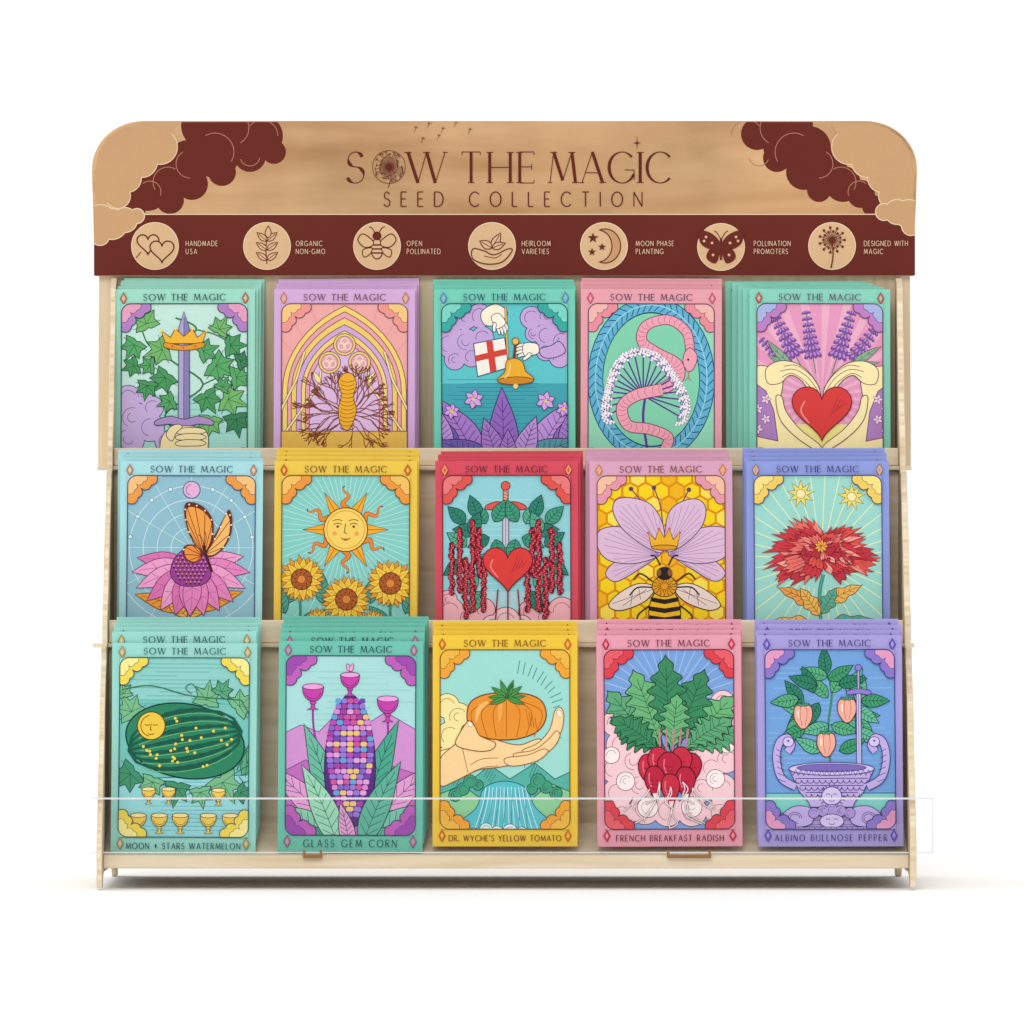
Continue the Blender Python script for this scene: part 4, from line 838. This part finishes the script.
# --- back panel
Yb=270
addpart('back_panel',extrude('back_panel',[(X(99,Yb),Z(270,Yb)),(X(98,Yb),Z(466,Yb)),(X(110,Yb),Z(472,Yb)),(X(110,Yb),Z(858,Yb)),(X(902,Yb),Z(858,Yb)),(X(902,Yb),Z(472,Yb)),(X(911,Yb),Z(466,Yb)),(X(910,Yb),Z(270,Yb))],'Y',Yb,Yb+7,[MPLYV],.6))
# --- side panels with wavy fronts
xl0,xl1=X(97,-30),X(102.5,-30); xr0,xr1=X(909.5,-30),X(916,-30)
def tier(p): return smooth([(y,Z(v,y)) for y,v in p],False,5)
prof=[(-38,Z(888,-36))]+tier([(-41,856),(-38,836),(-24,808),(-12,780),(4,750),(18,712),(40,676),(52,660),(50,648)])+[(70,Z(643,70))]+tier([(72,616),(84,600),(96,580),(104,556),(122,528),(140,500),(152,484),(152,474)])+[(174,Z(468,176))]+tier([(177,444),(188,424),(202,400),(208,372),(224,340),(234,310),(237,288)])+[(256,Z(278,250)),(269,Z(278,250)),(269,Z(470,270)),(284,Z(476,270)),(284,Z(888,0)),(262,Z(888,0)),(250,Z(874,0)),(0,Z(872,0)),(-14,Z(876,0)),(-18,Z(888,-20))]
for a,b in ((xl0,xl1),(xr0,xr1)):
    addpart('side_panel',extrude('side_panel',prof,'X',a,b,[MPLYV,MEDGE],.7,1))
def shelf(Y,zf,depth,rise):
    addpart('shelf',extrude('shelf',[(Y-4,zf-6),(Y-4,zf),(Y+depth,zf+rise),(Y+depth,zf+rise-6)],'X',xl1+.3,xr0-.3,[MPLY],.6))
def zbot(row,ytop):
    lean=math.radians(LEAN[row]); Yt=YR[row]+CH*math.sin(lean); return (512-ytop)*(D+Yt)/D-CH*math.cos(lean)
shelf(210,zbot(0,289)-1.5,56,12); shelf(105,zbot(1,461)-1.5,70,18); shelf(0,zbot(2,643)-1.5,74,30)
for Yr_,pt,pm,pl,pr in ((192,448,469,98,911),(87,620,646,93,914)):
    addpart('shelf_rail',box('shelf_rail',xl1+.3,xr0-.3,Yr_-7,Yr_,Z(pm-3.2,Yr_),Z(pt,Yr_),[MPLY],1.2),'pale plywood rail across the front of a tier')
    addpart('shelf_ledge',box('shelf_ledge',X(pl,Yr_),X(pr,Yr_),Yr_-13,Yr_-1,Z(pm+1.2,Yr_),Z(pm-2.8,Yr_),[MPLY],.9),'thin plywood ledge under a tier rail')
for Yr_,pt,pb in ((194,471,652),(89,648,850)):
    addpart('riser_panel',box('riser_panel',xl1+.3,xr0-.3,Yr_-5,Yr_,Z(pb,Yr_),Z(pt,Yr_),[MPLY],.5))
addpart('base_rail',box('base_rail',xl1+.2,xr0-.2,-24,-15,Z(868.5,-24),Z(854.5,-24),[MPLY],1.2),'pale plywood strip along the bottom front')
for px0,px1 in ((303,322),(667,711)):
    Yc=-28
    zt=Z(850,Yc);zb=Z(858,Yc)
    pts=[(X(px0,Yc),zt),(X(px0,Yc),zb),(X(px1,Yc),zb),(X(px1,Yc),zt),(X(px1,Yc)-2.5,zt),(X(px1,Yc)-2.5,zb+3.4),(X(px0,Yc)+2.5,zb+3.4),(X(px0,Yc)+2.5,zt)]
    addpart('clip',extrude('clip',pts,'Y',Yc-2,Yc+3.4,[MCLIP],.3))
def guard():
    Ya,Yb2=-27.5,-25
    xa,xb=X(92,-27),X(933,-27); za,zb=Z(853,-27),Z(797.5,-27)
    V=[(xa,Ya,za),(xb,Ya,za),(xb,Ya,zb),(xa,Ya,zb),(xa,Yb2,za),(xb,Yb2,za),(xb,Yb2,zb),(xa,Yb2,zb)]
    F=[(0,1,2,3),(5,4,7,6),(3,2,6,7),(4,5,1,0),(1,5,6,2),(4,0,3,7)]
    e=1.9
    V+=[(xa,Ya-.15,zb-e),(xb,Ya-.15,zb-e),(xb,Ya-.15,zb),(xa,Ya-.15,zb),(xa,Ya-.15,za),(xb,Ya-.15,za),(xb,Ya-.15,za+1),(xa,Ya-.15,za+1),(xb-1.2,Ya-.2,za),(xb,Ya-.2,za),(xb,Ya-.2,zb),(xb-1.2,Ya-.2,zb)]
    F+=[(8,9,10,11),(12,13,14,15),(16,17,18,19)]
    me=bpy.data.meshes.new('front_guard'); me.from_pydata([(a*U,b*U,c*U) for a,b,c in V],[],F)
    me.materials.append(MACR); me.materials.append(MACE)
    for i,p in enumerate(me.polygons): p.material_index=0 if i<2 else 1
    return me
addpart('front_guard',guard(),'clear acrylic guard strip across the lowest row')
# ================= GROUND
G=60
V=[(-G,-G,0),(G,-G,0),(G,G,0),(-G,G,0)]
me=bpy.data.meshes.new('ground'); me.from_pydata(V,[],[(0,1,2,3)])
m=bpy.data.materials.new('white_tabletop'); m.use_nodes=True; nt=m.node_tree; b=nt.nodes['Principled BSDF']
n=nt.nodes.new('ShaderNodeTexNoise'); n.inputs['Scale'].default_value=40; rr=nt.nodes.new('ShaderNodeValToRGB'); rr.color_ramp.elements[0].color=(.96,.96,.96,1); rr.color_ramp.elements[1].color=(.98,.98,.98,1)
nt.links.new(n.outputs['Fac'],rr.inputs['Fac']); nt.links.new(rr.outputs['Color'],b.inputs['Base Color']); b.inputs['Roughness'].default_value=.9; b.inputs['Specular IOR Level'].default_value=.1
me.materials.append(m); g=bpy.data.objects.new('ground',me); g.location=(0,0,(ZF-.6)*U); sc.collection.objects.link(g); g['kind']='structure'; g['label']='plain seamless white studio surface'
# ================= LIGHT / CAMERA
w=bpy.data.worlds.new('World'); sc.world=w; w.use_nodes=True
nt=w.node_tree; bgn=nt.nodes['Background']; bgn.inputs[0].default_value=(1,1,1,1)
tc=nt.nodes.new('ShaderNodeTexCoord'); dp=nt.nodes.new('ShaderNodeVectorMath'); dp.operation='DOT_PRODUCT'; dp.inputs[1].default_value=(-.2,0.1,.16)
ad=nt.nodes.new('ShaderNodeMath'); ad.operation='ADD'; ad.inputs[1].default_value=0.93
nt.links.new(tc.outputs['Generated'],dp.inputs[0]); nt.links.new(dp.outputs['Value'],ad.inputs[0]); nt.links.new(ad.outputs[0],bgn.inputs[1])
sl=bpy.data.lights.new('window_light','SUN'); sl.energy=0.9; sl.angle=math.radians(22); sl.color=(1,.965,.91)
so=bpy.data.objects.new('window_light',sl); sc.collection.objects.link(so)
so.rotation_euler=Vector((.12,.8,-.5)).to_track_quat('-Z','Y').to_euler()
cd=bpy.data.cameras.new('camera'); cam=bpy.data.objects.new('camera',cd); sc.collection.objects.link(cam)
cam.location=(0,-D*U,0); cam.rotation_euler=(math.pi/2,0,0); cd.sensor_width=36; cd.lens=36*D/1024; cd.clip_end=500; cd.clip_start=.05
sc.camera=cam
sc.view_settings.view_transform='Standard'; sc.view_settings.look='None'; sc.view_settings.exposure=0
